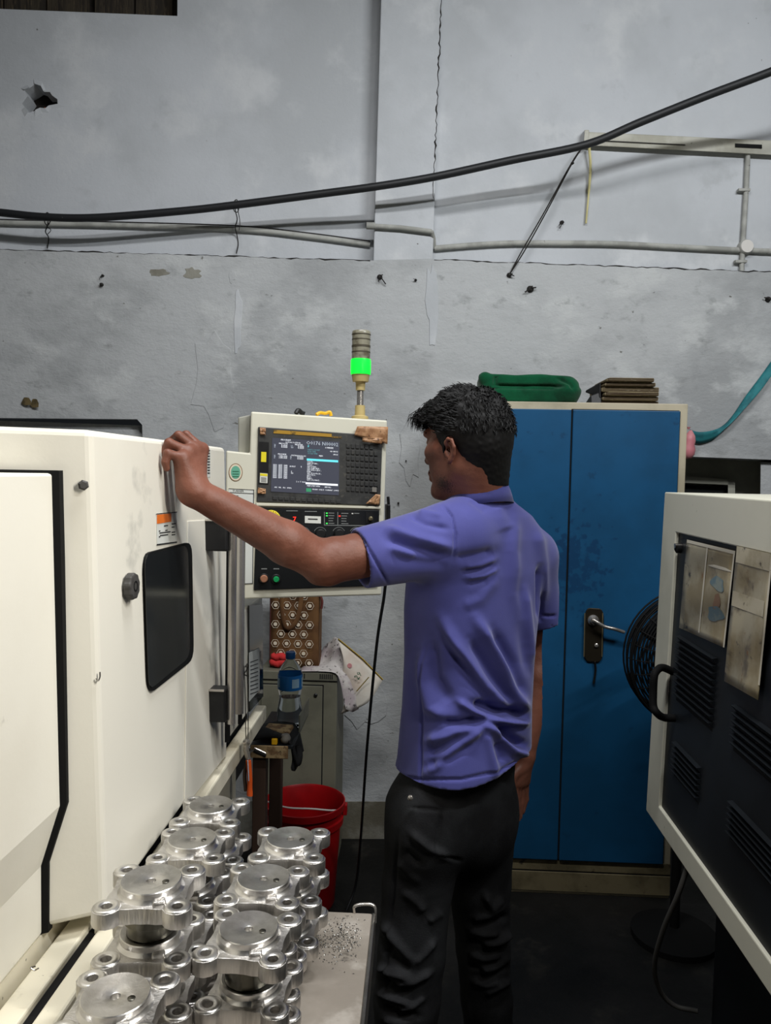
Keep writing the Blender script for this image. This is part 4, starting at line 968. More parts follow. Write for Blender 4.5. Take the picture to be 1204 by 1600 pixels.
MB().lathe([(.0145, .210), (.0150, .213), (.0150, .227), (.0135, .230), (.0, .230)], (bx, by, bz), (0, 0, 1), 28, cap=False).build('screw_cap', 'cap_blue', bo, smooth=40)
# black cloth glove
gl = root('work_glove', 'black cloth glove slumped over the tool shelf edge', 'glove', tuple(at(445, 1170, Y=2.2)))
gc = at(436, 1165, Y=2.22)
rows = []
for i in range(10):
    r = []
    for j in range(8):
        u, v = i / 9, j / 7
        q_ = at(405 + 62 * u, 0, Y=2.26)
        r.append(Vector((at(400 + 68 * u, 1160, Y=2.2).x, 2.14 + .13 * v, SZ + .010 + .012 * math.sin(5 * u + 3 * v) * math.sin(3.14 * v) + .012 * math.sin(3.14 * u) - (.075 * max(0, u - .86) / .14))))
    rows.append(r)
MB().grid(rows).build('palm_cloth', 'black_cloth', gl, smooth=80, solid=.006)
for k, (x, y0, y1) in enumerate(((459, 1170, 1204), (466, 1165, 1196))):
    MB().tube(spline([at(x, y0, Y=2.17), at(x + 2, (y0 + y1) / 2, Y=2.155), at(x - 1, y1, Y=2.15)], 4), [.009] * 8 + [.006], 8).build('finger', 'black_cloth', gl, smooth=60)
t = tag(MB().tube([at(418, 1148, Y=2.25) + Vector((0, 0, .0)), at(408, 1174, Y=2.17)], .006, 6).build('file_rod', 'steel'), 'flat grey metal rod lying across the tool shelf', 'tool')
t = root('socket_driver', 'chrome and black socket driver lying at the shelf edge', 'tool', tuple(at(404, 1178, Y=2.14)))
MB().tube([at(391, 1173, Y=2.135), at(397, 1170, Y=2.135)], .010, 10).build('socket', 'chrome', t, smooth=40)
MB().tube([at(397, 1172, Y=2.132), at(416, 1180, Y=2.132)], .0085, 10).build('grip', 'black', t, smooth=40)
MB().tube([at(397, 1168.5, Y=2.126), at(415, 1177, Y=2.126)], .0025, 6).build('steel_strip', 'chrome', t, smooth=40)
t = tag(MB().tube([at(414, 1176, Y=2.140), at(418, 1178, Y=2.140)], .0075, 10).build('red_bit', 'red', smooth=40), 'small red plastic bit by the yellow block', 'tool')
a = at(428, 1186, Y=2.135); tag(MB().box((a.x - .008, 2.133, SZ + .001), (a.x + .008, 2.148, SZ + .018)).build('yellow_block', 'yellow', bevel=.002), 'small yellow plastic block on the shelf edge', 'block')
a = at(445, 1184, Y=2.145); tag(MB().lathe([(.006, 0), (.013, .006), (.0155, .016), (.011, .026), (.0, .029)], (a.x, 2.15, SZ + .001), (0, 0, 1), 20).build('grey_knob_cap', 'grey_plastic', smooth=50), 'round grey cap beside the yellow block', 'cap')
a = at(432, 1155, Y=2.23); tag(MB().hexa([(a.x - .035, 2.19, SZ + .010), (a.x + .045, 2.19, SZ + .012), (a.x + .05, 2.245, SZ + .012), (a.x - .03, 2.245, SZ + .010)], [(a.x - .033, 2.19, SZ + .026), (a.x + .043, 2.19, SZ + .023), (a.x + .047, 2.243, SZ + .026), (a.x - .028, 2.243, SZ + .028)]).build('wood_offcut', 'wood_rust', bevel=.004), 'stained wooden offcut in front of the water bottle', 'wood block')
# cutters hanging on a string
ct = root('cutting_pliers', 'orange handled pliers hanging on a string from the lathe', 'pliers', tuple(at(386, 1170, Y=1.80)))
CY = 1.80
MB().tube(spline([at(381, 1040, Y=1.77), at(383, 1090, Y=1.79), at(384, 1150, Y=CY), at(387, 1156, Y=CY), at(387.5, 1090, Y=1.79), at(385, 1040, Y=1.77)], 5), .0011, 5).build('string', 'wire', ct)
MB().lathe([(.004, -.004), (.0085, -.002), (.0085, .002), (.004, .004)], at(385, 1160, Y=CY), (0, 1, 0), 14).build('pivot', 'chrome', ct, smooth=40)
MB().tube([at(385, 1158, Y=CY), at(384, 1172, Y=CY), at(388, 1186, Y=CY)], [.005, .008, .007], 8, flat=.5).build('jaw', 'chrome', ct, smooth=50)
MB().tube([at(381, 1168, Y=CY + .003), at(387, 1182, Y=CY + .003)], [.004, .007], 8, flat=.5).build('jaw', 'chrome', ct, smooth=50)
MB().tube(spline([at(388, 1188, Y=CY), at(390, 1215, Y=CY), at(390, 1243, Y=CY)], 5), [.0075] * 9 + [.0085] * 2, 10, flat=.7).build('grip', 'orange', ct, smooth=60)
MB().tube(spline([at(386, 1188, Y=CY + .006), at(382, 1210, Y=CY + .008), at(384, 1236, Y=CY + .008)], 5), .0045, 10, flat=.7).build('grip', 'brown_dark', ct, smooth=60)
MB().tube([at(387, 1188, Y=CY - .007), at(388.5, 1220, Y=CY - .007)], .0012, 5).build('grip_inlay', 'label_pale', ct)

# ------------------------------------------------------------------ blue cabinet
CYF = 2.81
CX1 = at(1075, 640, Y=CYF).x; CXm = at(893, 640, Y=CYF).x; CXr = at(1061, 640, Y=CYF).x; CX0 = 2 * CXm - CX1
CZT = at(940, 629, Y=CYF).z; CZD = at(940, 641, Y=CYF).z; CZB = .135
cab = root('steel_cabinet', 'tall blue two-door steel cabinet with beige frame', 'cabinet', ((CX0 + CX1) / 2, CYF + .2, 0))
MB().box((CX0, CYF + .004, .0), (CX1, CYF + .36, CZT)).build('carcass', 'cab_frame', cab, bevel=.003)
sc_ = at(895, 885, Y=CYF - .012)
smudge(MT['blue'], (sc_.x, CYF, sc_.z), (.22, 1, .28), (18, 60, 96), 42)
dR = MB().box((CXm + .003, CYF - .012, CZB), (CXr, CYF + .004, CZD)).build('door', 'blue', cab, bevel=.003)
dL = MB().box((2 * CXm - CXr, CYF - .012, CZB), (CXm - .003, CYF + .004, CZD)).build('door', 'blue', cab, bevel=.003)
MB().box((CXm - .003, CYF - .004, CZB), (CXm + .003, CYF + .005, CZD)).build('door_gap', 'gap', cab)
MB().box((CXr, CYF - .001, CZB), (CXr + .004, CYF + .005, CZD)).build('door_gap', 'gap', cab)
MB().box((CXm, CYF - .001, CZD), (CXr, CYF + .005, CZD + .003)).build('door_gap', 'gap', cab)
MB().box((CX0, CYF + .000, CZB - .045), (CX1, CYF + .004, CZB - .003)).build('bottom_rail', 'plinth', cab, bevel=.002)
MB().box((CX0, CYF + .002, CZB - .050), (CX1, CYF + .004, CZB - .045)).build('rail_shadow_gap', 'gap', cab)
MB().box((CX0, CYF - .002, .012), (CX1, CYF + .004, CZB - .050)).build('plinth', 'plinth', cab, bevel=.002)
q0 = at(912, 949, Y=CYF - .013); q1 = at(942, 1034, Y=CYF - .013)
def cabf(x, y): return at(x, y, Y=CYF - .0125)
lp_ = MB().slab(rrect(cabf, 913, 949, 943, 951, 941, 1034, 911, 1033, .25), (0, -.007, 0)).build('lock_plate', 'brass', dR, bevel=.002)
for x in (912.5, 940.5):
    MB().tube([at(x + .8, 958, Y=CYF - .021), at(x - .6, 1026, Y=CYF - .021)], .0022, 6).build('plate_edge', 'brass_edge', dR)
MB().lathe([(.020, 0), (.020, .006), (.013, .014), (.012, .028)], at(926, 969, Y=CYF - .019), (0, -1, 0), 20).build('lever_rose', 'chrome', dR, smooth=40)
MB().tube(spline([at(926, 969, Y=CYF - .045), at(932, 972, Y=CYF - .052), at(944, 979, Y=CYF - .054), at(960, 983, Y=CYF - .054), at(975, 988, Y=CYF - .050)], 6), [.009] * 4 + [.0065] * 12 + [.0065] * 8 + [.006], 10).build('lever_handle', 'chrome', dR, smooth=60)
MB().lathe([(.007, 0), (.007, .006), (.004, .008)], at(931, 1008, Y=CYF - .019), (0, -1, 0), 14).build('keyhole', 'chrome', dR, smooth=40)
tag(MB().tube(spline([at(929, 1034, Y=CYF - .022), at(930, 1048, Y=CYF - .018), at(927, 1068, Y=CYF - .018)], 4), .004, 6).build('lock_cord', 'rubber', smooth=60), 'short black cord hanging below the cabinet lock', 'cord')
# newspapers on top
npn = ['bottom', 'second', 'third', 'fourth', 'fifth', 'topmost']
zc = CZT + .0005
for k in range(6):
    x0, x1 = [(938, 1029), (940, 1027), (942, 1026), (939, 1029), (943, 1022), (944, 1018)][k]
    h = [.012, .015, .014, .019, .014, .014][k]
    a = at(x0, 620, Y=CYF + .06).x; c = at(x1, 620, Y=CYF + .06).x
    m_ = MB(); rows = []
    sag = [[.001 * math.sin(j * .9 + k * 2) + .0015 * math.sin(j * .35 + k) for j in range(13)], ]
    L_ = []
    for j in range(13):
        x = a + (c - a) * j / 12; L_.append((x, .0025 + sag[0][j]))
    bot = [Vector((x, CYF + .06 - .012 * (k % 3), zc)) for x, s_ in L_]; top = [Vector((x, CYF + .06 - .012 * (k % 3), zc + h + (s_ if 0 else 0) - (.004 if j in (0,) else 0))) for j, (x, s_) in enumerate(L_)]
    dv = Vector((0, .20, 0)); n_ = 13
    vs = bot + top + [p + dv for p in bot] + [p + dv for p in top]
    fs = [(j, j + 1, n_ + j + 1, n_ + j) for j in range(12)] + [(2 * n_ + j, 3 * n_ + j, 3 * n_ + j + 1, 2 * n_ + j + 1) for j in range(12)] + [(n_ + j, n_ + j + 1, 3 * n_ + j + 1, 3 * n_ + j) for j in range(12)] + [(j, 2 * n_ + j, 2 * n_ + j + 1, j + 1) for j in range(12)] + [(0, n_, 3 * n_, 2 * n_), (12, 2 * n_ + 12, 3 * n_ + 12, n_ + 12)]
    pr = root('folded_newspaper', 'folded yellowed newspaper, %s of the pile on the blue cabinet' % npn[k], 'newspaper', ((a + c) / 2, CYF + .15, zc), 'newspapers piled on the cabinet')
    m_.add(vs, fs); m_.build('sheets', 'paper_old', pr, bevel=.0035, seg=3)
    for q in range(3):
        zq = zc + h * (q + 1) / 4
        MB().tube([(a + .003, CYF + .0592 - .012 * (k % 3), zq), ((a + c) / 2, CYF + .0592 - .012 * (k % 3), zq + .0008 * math.sin(k + q)), (c - .003, CYF + .0592 - .012 * (k % 3), zq)], .0009, 4).build('page_edge', 'brown_dark', pr)
    zc += h + .0012
a = at(914, 612, Y=CYF + .08); c = at(941, 600, Y=CYF + .08)
bb = root('black_wrapper', 'black plastic wrapper poking out left of the newspapers', 'wrapper', (a.x + .03, CYF + .12, CZT))
MB().hexa([at(914, 613, Y=CYF + .10), at(938, 622, Y=CYF + .05), at(938, 622, Y=CYF + .20), at(914, 613, Y=CYF + .14)], [at(915, 610, Y=CYF + .10), at(938, 597, Y=CYF + .06), at(938, 597, Y=CYF + .20), at(915, 610, Y=CYF + .14)]).build('film', 'black', bb, bevel=.003)
MB().hexa([Vector((at(921, 622, Y=CYF + .08).x, CYF + .05, CZT + .0005)), Vector((at(937, 622, Y=CYF + .08).x, CYF + .05, CZT + .0005)), Vector((at(937, 622, Y=CYF + .08).x, CYF + .2, CZT + .0005)), Vector((at(921, 622, Y=CYF + .08).x, CYF + .2, CZT + .0005))],
          [at(922, 618, Y=CYF + .06), at(938, 612, Y=CYF + .06), at(938, 612, Y=CYF + .2), at(922, 618, Y=CYF + .2)]).build('fold', 'black', bb, bevel=.003)

# ------------------------------------------------------------------ fan behind the right machine
FY = 2.45; fc = at(1090, 1030, Y=FY); FR = .222
fan = root('pedestal_fan', 'black pedestal fan half hidden behind the right machine', 'fan', (fc.x, FY + .1, 0))
for k, (r, dy) in enumerate([(FR, 0), (FR * .99, -.03), (FR * .99, .05)] + [(FR * (.965 - .035 * q), -.030 - .040 * math.sin(1.57 * q / 19)) for q in range(20)] + [(FR * (.94 - .07 * q), .055 + .01 * q) for q in range(9)]):
    MB().tube([fc + Vector((r * math.cos(a), dy, r * math.sin(a))) for a in [2 * math.pi * j / 48 for j in range(49)]], .004 if k == 0 else .0030, 6).build('cage_ring', 'rubber', fan, smooth=60)
for j in range(28):
    a = 2 * math.pi * j / 28; d = Vector((math.cos(a), 0, math.sin(a)))
    MB().tube(spline([fc + d * .05 + Vector((0, -.072, 0)), fc + d * .15 + Vector((0, -.062, 0)), fc + d * .20 + Vector((0, -.046, 0)), fc + d * FR + Vector((0, 0, 0))], 3), .0018, 5).build('cage_spoke', 'rubber', fan, smooth=60)
for j in range(3):
    a = 2 * math.pi * j / 3 + .3; rows = []
    for i in range(6):
        r = .03 + .165 * i / 5; w_ = .5 + .35 * math.sin(3.14 * i / 6)
        rows.append([fc + Vector((r * math.cos(a + w_ * (s_ - .5)), .02 * (s_ - .5) * 2, r * math.sin(a + w_ * (s_ - .5)))) for s_ in (0, .33, .67, 1)])
    MB().grid(rows).build('blade', 'black_metal', fan, smooth=60, solid=.003)
MB().lathe([(.03, -.03), (.034, 0), (.05, .03), (.055, .12), (.03, .15)], fc, (0, 1, 0), 20).build('motor', 'black', fan, smooth=40)
MB().lathe([(.045, -.075), (.045, -.070)], fc, (0, 1, 0), 20).build('badge', 'black', fan, smooth=40)
MB().tube([(fc.x, FY + .12, .03), (fc.x, FY + .12, fc.z)], .016, 10).build('pole', 'rubber', fan, smooth=60)
MB().lathe([(.14, 0), (.14, .02), (.03, .04)], (fc.x, FY + .12, 0), (0, 0, 1), 28).build('base', 'rubber', fan, smooth=40)

# ------------------------------------------------------------------ machine on the right
RX = .62
rm = root('machine_cabinet', 'cream framed machine side with dark louvred door at right', 'machine', (1.1, 1.2, 0))
def rx(px, py, off=0.0): return at(px, py, X=RX - off)
def rlean(z): return RX + (z - .62) * .022          # the frame leans back a little
OB = at(1008, 1266, X=RX); OT_z = at(1038, 769, X=rlean(1.52)).z
zo0, zo1 = OB.z, OT_z
yo0, yo1 = OB.y, at(1038, 769, X=rlean(1.52)).y
NB, NF = .42, yo0
i0 = at(1027, 1260, X=RX); i1 = at(1055, 832, X=rlean(1.42))
def frame_piece(name, quad, m='cream', d=.03):
    """quad of (Y,z) on the leaning face"""
    return MB().slab([Vector((rlean(z), y, z)) for y, z in quad], (d, 0, 0)).build(name, m, rm, bevel=.003)
frame_piece('door_frame', [(yo1, zo1), (NB, zo1), (NB, i1.z), (i1.y, i1.z), (i0.y, i0.z), (NB, i0.z), (NB, zo0), (yo0, zo0)])
dp = MB().slab([Vector((rlean(z) + .008, y, z)) for y, z in ((i1.y, i1.z), (NB, i1.z), (NB, i0.z), (i0.y, i0.z))], (.02, 0, 0)).build('louvred_door', 'black_metal', rm)
MB().hexa([(RX + .03, NB, zo0), (1.7, NB, zo0), (1.7, yo0, zo0), (RX + .03, yo0, zo0)], [(rlean(zo1) + .03, NB, zo1), (1.7, NB, zo1), (1.7, yo1, zo1), (rlean(zo1) + .03, yo1, zo1)]).build('body', 'cream', rm, bevel=.003)
MB().box((.74, .5, 0), (1.65, 1.85, zo0)).build('base', 'black_metal', rm)
def rl(px, py, off=0.0):
    n = Vector((1, 0, -.022)).normalized(); p0 = Vector((RX + .008 - off, 1.0, .62)); return on_plane(px, py, p0, n)
def louvre(x0, ya, yb, x1, rows):
    """x0/x1: far and near pixel columns, ya/yb: pixel rows at x0"""
    A = rl(x0, ya); B_ = rl(x0, yb); C_ = rl(x1, 1000)
    for k in range(rows):
        z = A.z + (B_.z - A.z) * (k + .5) / rows; h = abs(A.z - B_.z) / rows * .34
        y0, y1 = A.y, C_.y; X = rlean(z)
        MB().hexa([(X + .006, y0, z - h), (X + .009, y0, z - h), (X + .009, y1, z - h), (X + .006, y1, z - h)], [(X - .003, y0, z + h), (X + .009, y0, z + h * 1.4), (X + .009, y1, z + h * 1.4), (X - .003, y1, z + h)]).build('louvre_slat', 'black_metal', dp)
        MB().slab([(X + .0075, y0, z - h * 1.1), (X + .0075, y1, z - h * 1.1), (X + .0075, y1, z - h * 2.6), (X + .0075, y0, z - h * 2.6)], (.0008, 0, 0)).build('louvre_slot', 'gap', dp)
louvre(1062, 992, 1095, 1122, 10); louvre(1150, 1100, 1172, 1300, 6); louvre(1056, 1158, 1212, 1108, 6); louvre(1144, 1250, 1310, 1300, 6)
MB().tube(spline([rl(1052, 1050, -.004), rl(1034, 1043, .03), rl(1024, 1050, .052), rl(1021, 1060, .058), rl(1020, 1080, .058), rl(1020, 1102, .058), rl(1025, 1113, .052), rl(1036, 1121, .03), rl(1056, 1122, -.004)], 6), .0095, 10).build('pull_handle', 'rubber', rm, smooth=60)
MB().lathe([(.012, 0), (.012, .01), (.006, .014)], rl(1063, 857), (-1, 0, 0), 14).build('door_latch', 'rubber', rm, smooth=40)
MB().lathe([(.006, 0), (.006, .016)], rl(1064, 853), (-1, 0, 0), 10).build('latch_pin', 'steel', rm, smooth=40)
# document sleeves hung on the door
def sleeve(name, label, C, off, bow, prints):
    C = [Vector(c) for c in C]
    t = root(name, label, 'document sleeve', tuple(rl(C[0].x, C[0].y, .005)))
    def f(u, v, o_=0.0):
        q = C[0].lerp(C[1], u).lerp(C[3].lerp(C[2], u), v)
        return rl(q.x, q.y, off + bow * (.5 + .5 * math.sin(7 * u + 4 * v)) * v + .003 * math.sin(11 * v + 3 * u) + o_)
    MB().grid([[f(j / 10, i / 14) for j in range(11)] for i in range(15)]).build('sheet', 'sleeve_paper', t, smooth=60, solid=.0015)
    for (u0, v0, u1, v1, m, nm) in prints:
        if nm == 'faded_print':
            uc, vc, ru, rv = (u0 + u1) / 2, (v0 + v1) / 2, (u1 - u0) / 2, (v1 - v0) / 2; k_ = random.random() * 6
            ring_ = [f(uc + ru * math.cos(w) * (1 + .25 * math.sin(3 * w + k_)), vc + rv * math.sin(w) * (1 + .2 * math.cos(2 * w + k_)), .0016) for w in [2 * math.pi * j / 18 for j in range(18)]]
            MB().add(ring_ + [f(uc, vc, .0016)], [(j, (j + 1) % 18, 18) for j in range(18)]).build(nm, m, t, smooth=60)
            continue
        MB().grid([[f(u0 + (u1 - u0) * j / 4, v0 + (v1 - v0) * i / 8, .0018) for j in range(5)] for i in range(9)]).build(nm, m, t, smooth=60)
    return t
sleeve('document_sleeve', 'stained double document sleeve with faded picture on the dark door', [(1073, 843), (1148, 861), (1131, 1012), (1061, 981)], .004, .004,
       [(.0, .0, 1, .035, 'sleeve_edge', 'top_weld'), (.41, .0, .44, .96, 'sleeve_edge', 'centre_weld'), (.97, .0, 1.0, 1.0, 'sleeve_edge', 'edge_weld'), (.58, .30, .86, .46, 'sleeve_print', 'faded_print'), (.66, .47, .80, .66, 'sleeve_brown', 'faded_print'), (.55, .62, .90, .78, 'sleeve_print', 'faded_print'), (.50, .19, .95, .23, 'sleeve_edge', 'faded_print')])
sleeve('document_sleeve', 'long curled oil-stained document sleeve right of the double one', [(1151, 853), (1207, 866), (1184, 1094), (1131, 1064)], .008, .012,
       [(.0, .0, 1, .12, 'sleeve_pale', 'top_flap'), (.0, .33, .9, .44, 'sleeve_pale', 'paper_fold'), (.95, .0, 1.0, .9, 'sleeve_edge', 'edge_weld')])
t = tag(MB().tube(spline([at(1075, 1350, Y=1.75), at(1058, 1400, Y=1.76), at(1035, 1455, Y=1.80), at(1022, 1510, Y=1.84), at(1032, 1550, Y=1.86), at(1055, 1572, Y=1.86), at(1090, 1580, Y=1.84)], 8), .006, 8).build('floor_hose', 'hose_grey', smooth=60), 'dull grey hose looping down under the right machine', 'hose')
t = root('coolant_pump', 'dark pump unit on the floor under the right machine', 'pump', (.705, 1.55, 0))
MB().lathe([(.055, 0), (.055, .02), (.048, .03), (.048, .16), (.04, .18)], (.685, 1.62, 0), (0, 0, 1), 24).build('motor', 'black_metal', t, smooth=40)
MB().lathe([(.02, .18), (.02, .2), (.012, .21)], (.685, 1.62, 0), (0, 0, 1), 16).build('cap', 'black', t, smooth=40)
# ------------------------------------------------------------------ soft shapes: distance fields meshed with surface nets
class Field:
    def __init__(s, lo, hi, h):
        s.lo = np.array(lo, float); s.h = h
        s.n = np.ceil((np.array(hi) - s.lo) / h).astype(int) + 1
        s.a = np.full(s.n, 0.2, np.float32)
        s.ax = [(s.lo[i] + h * np.arange(s.n[i])).astype(np.float32) for i in range(3)]
    def _sl(s, lo, hi):
        i0 = np.clip(np.floor((np.array(lo) - s.lo) / s.h).astype(int), 0, s.n)
        i1 = np.clip(np.ceil((np.array(hi) - s.lo) / s.h).astype(int) + 1, 0, s.n)
        return tuple(slice(a, b) for a, b in zip(i0, i1))
    def apply(s, fn, lo, hi, k=0.0, mode='add'):
        sl = s._sl(lo, hi)
        X = s.ax[0][sl[0]][:, None, None]; Y = s.ax[1][sl[1]][None, :, None]; Z = s.ax[2][sl[2]][None, None, :]
        if 0 in (X.size, Y.size, Z.size): return s
        d = fn(X, Y, Z); A = s.a[sl]
        if mode == 'add':
            r = np.minimum(A, d)
            if k > 0: r = r - np.maximum(k - np.abs(A - d), 0) ** 2 / (4 * k)
        elif mode == 'sub':
            d = -d; r = np.maximum(A, d)
            if k > 0: r = r + np.maximum(k - np.abs(A - d), 0) ** 2 / (4 * k)
        else:
            r = np.maximum(A, d)
        s.a[sl] = r; return s
    def cone(s, a, b, ra, rb, k=0.0, mode='add', flat=None):
        a = np.array(a, float); b = np.array(b, float); d = b - a; L2 = max(float(d @ d), 1e-12); m = max(ra, rb) + k + 3 * s.h
        def fn(X, Y, Z):
            px, py, pz = X - a[0], Y - a[1], Z - a[2]
            t = np.clip((px * d[0] + py * d[1] + pz * d[2]) / L2, 0, 1)
            return np.sqrt((px - t * d[0]) ** 2 + (py - t * d[1]) ** 2 + (pz - t * d[2]) ** 2) - (ra + (rb - ra) * t)
        return s.apply(fn, np.minimum(a, b) - m, np.maximum(a, b) + m, k, mode)
    def chain(s, pts, rs, k=0.0):
        for i in range(len(pts) - 1): s.cone(pts[i], pts[i + 1], rs[i], rs[i + 1], k if i == 0 else max(k * .5, .004))
        return s
    def ell(s, c, r, axes, k=0.0, mode='add', p=2.0):
        c = np.array(c, float); R = [np.array(a, float) for a in axes]; m = max(r) + k + 3 * s.h; rm = min(r)
        def fn(X, Y, Z):
            q = 0
            for a, ri in zip(R, r):
                q = q + np.abs(((X - c[0]) * a[0] + (Y - c[1]) * a[1] + (Z - c[2]) * a[2]) / ri) ** p
            return (q ** (1 / p) - 1) * rm
        return s.apply(fn, c - m, c + m, k, mode)
    def mesh(s, name, m, parent=None, post=None, smooth_it=0):
        V, F = surface_nets(s.a, s.lo, s.h)
        if smooth_it: V = relax(V, F, smooth_it)
        if post is not None: V = post(V, F)
        me = bpy.data.meshes.new(name)
        me.vertices.add(len(V)); me.vertices.foreach_set('co', V.astype(np.float32).ravel())
        me.loops.add(len(F) * 4); me.loops.foreach_set('vertex_index', F.astype(np.int32).ravel())
        me.polygons.add(len(F)); me.polygons.foreach_set('loop_start', np.arange(0, len(F) * 4, 4, dtype=np.int32))
        try: me.polygons.foreach_set('loop_total', np.full(len(F), 4, np.int32))
        except Exception: pass
        me.update(calc_edges=True); me.validate()
        me.polygons.foreach_set('use_smooth', [True] * len(me.polygons))
        me.materials.append(MT[m])
        return link(name, me, parent)
def surface_nets(A, lo, h):
    S_ = A < 0
    n = np.array(A.shape) - 1
    c = np.zeros(n, np.int8)
    cor = [(i, j, k) for i in (0, 1) for j in (0, 1) for k in (0, 1)]
    for (i, j, k) in cor: c += S_[i:i + n[0], j:j + n[1], k:k + n[2]]
    mask = (c > 0) & (c < 8)
    idx = np.full(n, -1, np.int32); ijk = np.argwhere(mask); idx[mask] = np.arange(len(ijk))
    val = {q: A[ijk[:, 0] + q[0], ijk[:, 1] + q[1], ijk[:, 2] + q[2]] for q in cor}
    acc = np.zeros((len(ijk), 3)); cnt = np.zeros(len(ijk))
    for a in cor:
        for ax in range(3):
            if a[ax]: continue
            b = list(a); b[ax] = 1; b = tuple(b)
            va, vb = val[a], val[b]; x = (va < 0) != (vb < 0)
            t = np.where(x, va / np.where(x, va - vb, 1), 0)
            p = np.array(a, float)[None, :] + np.zeros((len(ijk), 3)); p[:, ax] += t
            acc[x] += p[x]; cnt[x] += 1
    V = lo + h * (ijk + acc / cnt[:, None])
    Fs = []
    for ax in range(3):
        b, c_ = (ax + 1) % 3, (ax + 2) % 3
        s0 = [slice(None)] * 3; s1 = [slice(None)] * 3
        s0[ax] = slice(0, -1); s1[ax] = slice(1, None)
        d = S_[tuple(s0)].astype(np.int8) - S_[tuple(s1)].astype(np.int8)
        e = np.argwhere(d != 0); e = e[(e[:, b] > 0) & (e[:, c_] > 0) & (e[:, b] < A.shape[b] - 1) & (e[:, c_] < A.shape[c_] - 1)]
        sg = d[e[:, 0], e[:, 1], e[:, 2]]
        def cell(db, dc):
            q = e.copy(); q[:, b] -= db; q[:, c_] -= dc
            return idx[q[:, 0], q[:, 1], q[:, 2]]
        quad = np.stack([cell(1, 1), cell(0, 1), cell(0, 0), cell(1, 0)], 1)
        quad[sg < 0] = quad[sg < 0][:, ::-1]
        Fs.append(quad)
    return V, np.concatenate(Fs)
def relax(V, F, it, lam=.5):
    E = np.concatenate([F[:, [0, 1]], F[:, [1, 2]], F[:, [2, 3]], F[:, [3, 0]]])
    for _ in range(it):
        s_ = np.zeros_like(V); c = np.zeros(len(V))
        np.add.at(s_, E[:, 0], V[E[:, 1]]); np.add.at(c, E[:, 0], 1); np.add.at(s_, E[:, 1], V[E[:, 0]]); np.add.at(c, E[:, 1], 1)
        V = V + lam * (s_ / np.maximum(c, 1)[:, None] - V)
    return V
def normals(V, F):
    n = np.cross(V[F[:, 2]] - V[F[:, 0]], V[F[:, 3]] - V[F[:, 1]]); N = np.zeros_like(V)
    for k in range(4): np.add.at(N, F[:, k], n)
    return N / np.maximum(np.linalg.norm(N, axis=1), 1e-9)[:, None]
def wob(V, scale, seed=0, n=6):
    r = np.random.default_rng(seed); out = np.zeros(len(V))
    for _ in range(n):
        k = r.normal(size=3); k = k / np.linalg.norm(k) * scale * r.uniform(.6, 1.5)
        out += np.sin(V @ k + r.uniform(0, 6.28))
    return out / n
def folds(V, F, lst, vary=.35):
    """cloth folds: each (polyline as seen, half width, height) raised or sunk along the surface normal"""
    N = normals(V, F); x, y = project(V); D = V - np.array(CAM)
    face = np.clip(-(N * D).sum(1) / np.linalg.norm(D, axis=1) * 3, 0, 1)
    disp = np.zeros(len(V)); vary = 1.0 + vary * wob(V, 70, 33)
    for (pl, w, amp) in lst:
        P = np.array(pl, float); best = np.full(len(V), 1e9); tt = np.zeros(len(V)); n = len(P) - 1
        for i in range(n):
            a, b = P[i], P[i + 1]; d = b - a
            t = np.clip(((x - a[0]) * d[0] + (y - a[1]) * d[1]) / (d @ d), 0, 1)
            q = np.hypot(x - a[0] - t * d[0], y - a[1] - t * d[1]); m_ = q < best
            best[m_] = q[m_]; tt[m_] = (i + t[m_]) / n
        end = np.clip(np.minimum(tt, 1 - tt) * 5 + .25, 0, 1)
        disp += 1.5 * amp * end * np.exp(-(best / w) ** 2)
    return V + N * (disp * face * vary)[:, None]

# ------------------------------------------------------------------ green folded cloth on the cabinet
f = Field((at(742, 600, Y=CYF + .03).x, CYF - .01, CZT - .01), (at(915, 600, Y=CYF + .03).x, CYF + .34, CZT + .16), .004)
k1 = (CYF + .06)
def gx(px, py): return at(px, py, Y=k1)
I3 = ((1, 0, 0), (0, 1, 0), (0, 0, 1))
a, c = gx(765, 612), gx(903, 612)
f.ell(((a.x + c.x) / 2, k1 + .12, CZT + .026), ((c.x - a.x) / 2, .125, .026), I3, 0, 'add', 9.0)
a, c = gx(752, 592), gx(898, 592)
f.ell(((a.x + c.x) / 2 - .004, k1 + .12, CZT + .078), ((c.x - a.x) / 2, .12, .027), I3, .003, 'add', 9.0)
f.cone((gx(888, 605).x, k1 + .015, CZT + .05), (gx(888, 605).x, k1 + .22, CZT + .05), .042, .042, .02)
f.cone((gx(758, 582).x, k1 + .02, CZT + .092), (gx(764, 582).x, k1 + .2, CZT + .092), .018, .018, .01)
gcl = root('folded_cloth', 'dark green folded cloth lying on the blue cabinet', 'cloth', (gx(830, 612).x, k1 + .12, CZT))
def gpost(V, F):
    N = normals(V, F); V = V + N * (wob(V, 45, 3) * .005 + wob(V, 110, 4) * .002)[:, None]
    V = folds(V, F, [([(770, 602), (820, 604), (880, 603)], 2.5, -.012), ([(775, 585), (772, 600)], 3, -.008), ([(868, 590), (890, 598), (896, 608)], 3, -.008)])
    V[:, 2] = np.maximum(V[:, 2], CZT + .0008); return V
f.mesh('cloth_fold', 'green_cloth', gcl, gpost, 1)

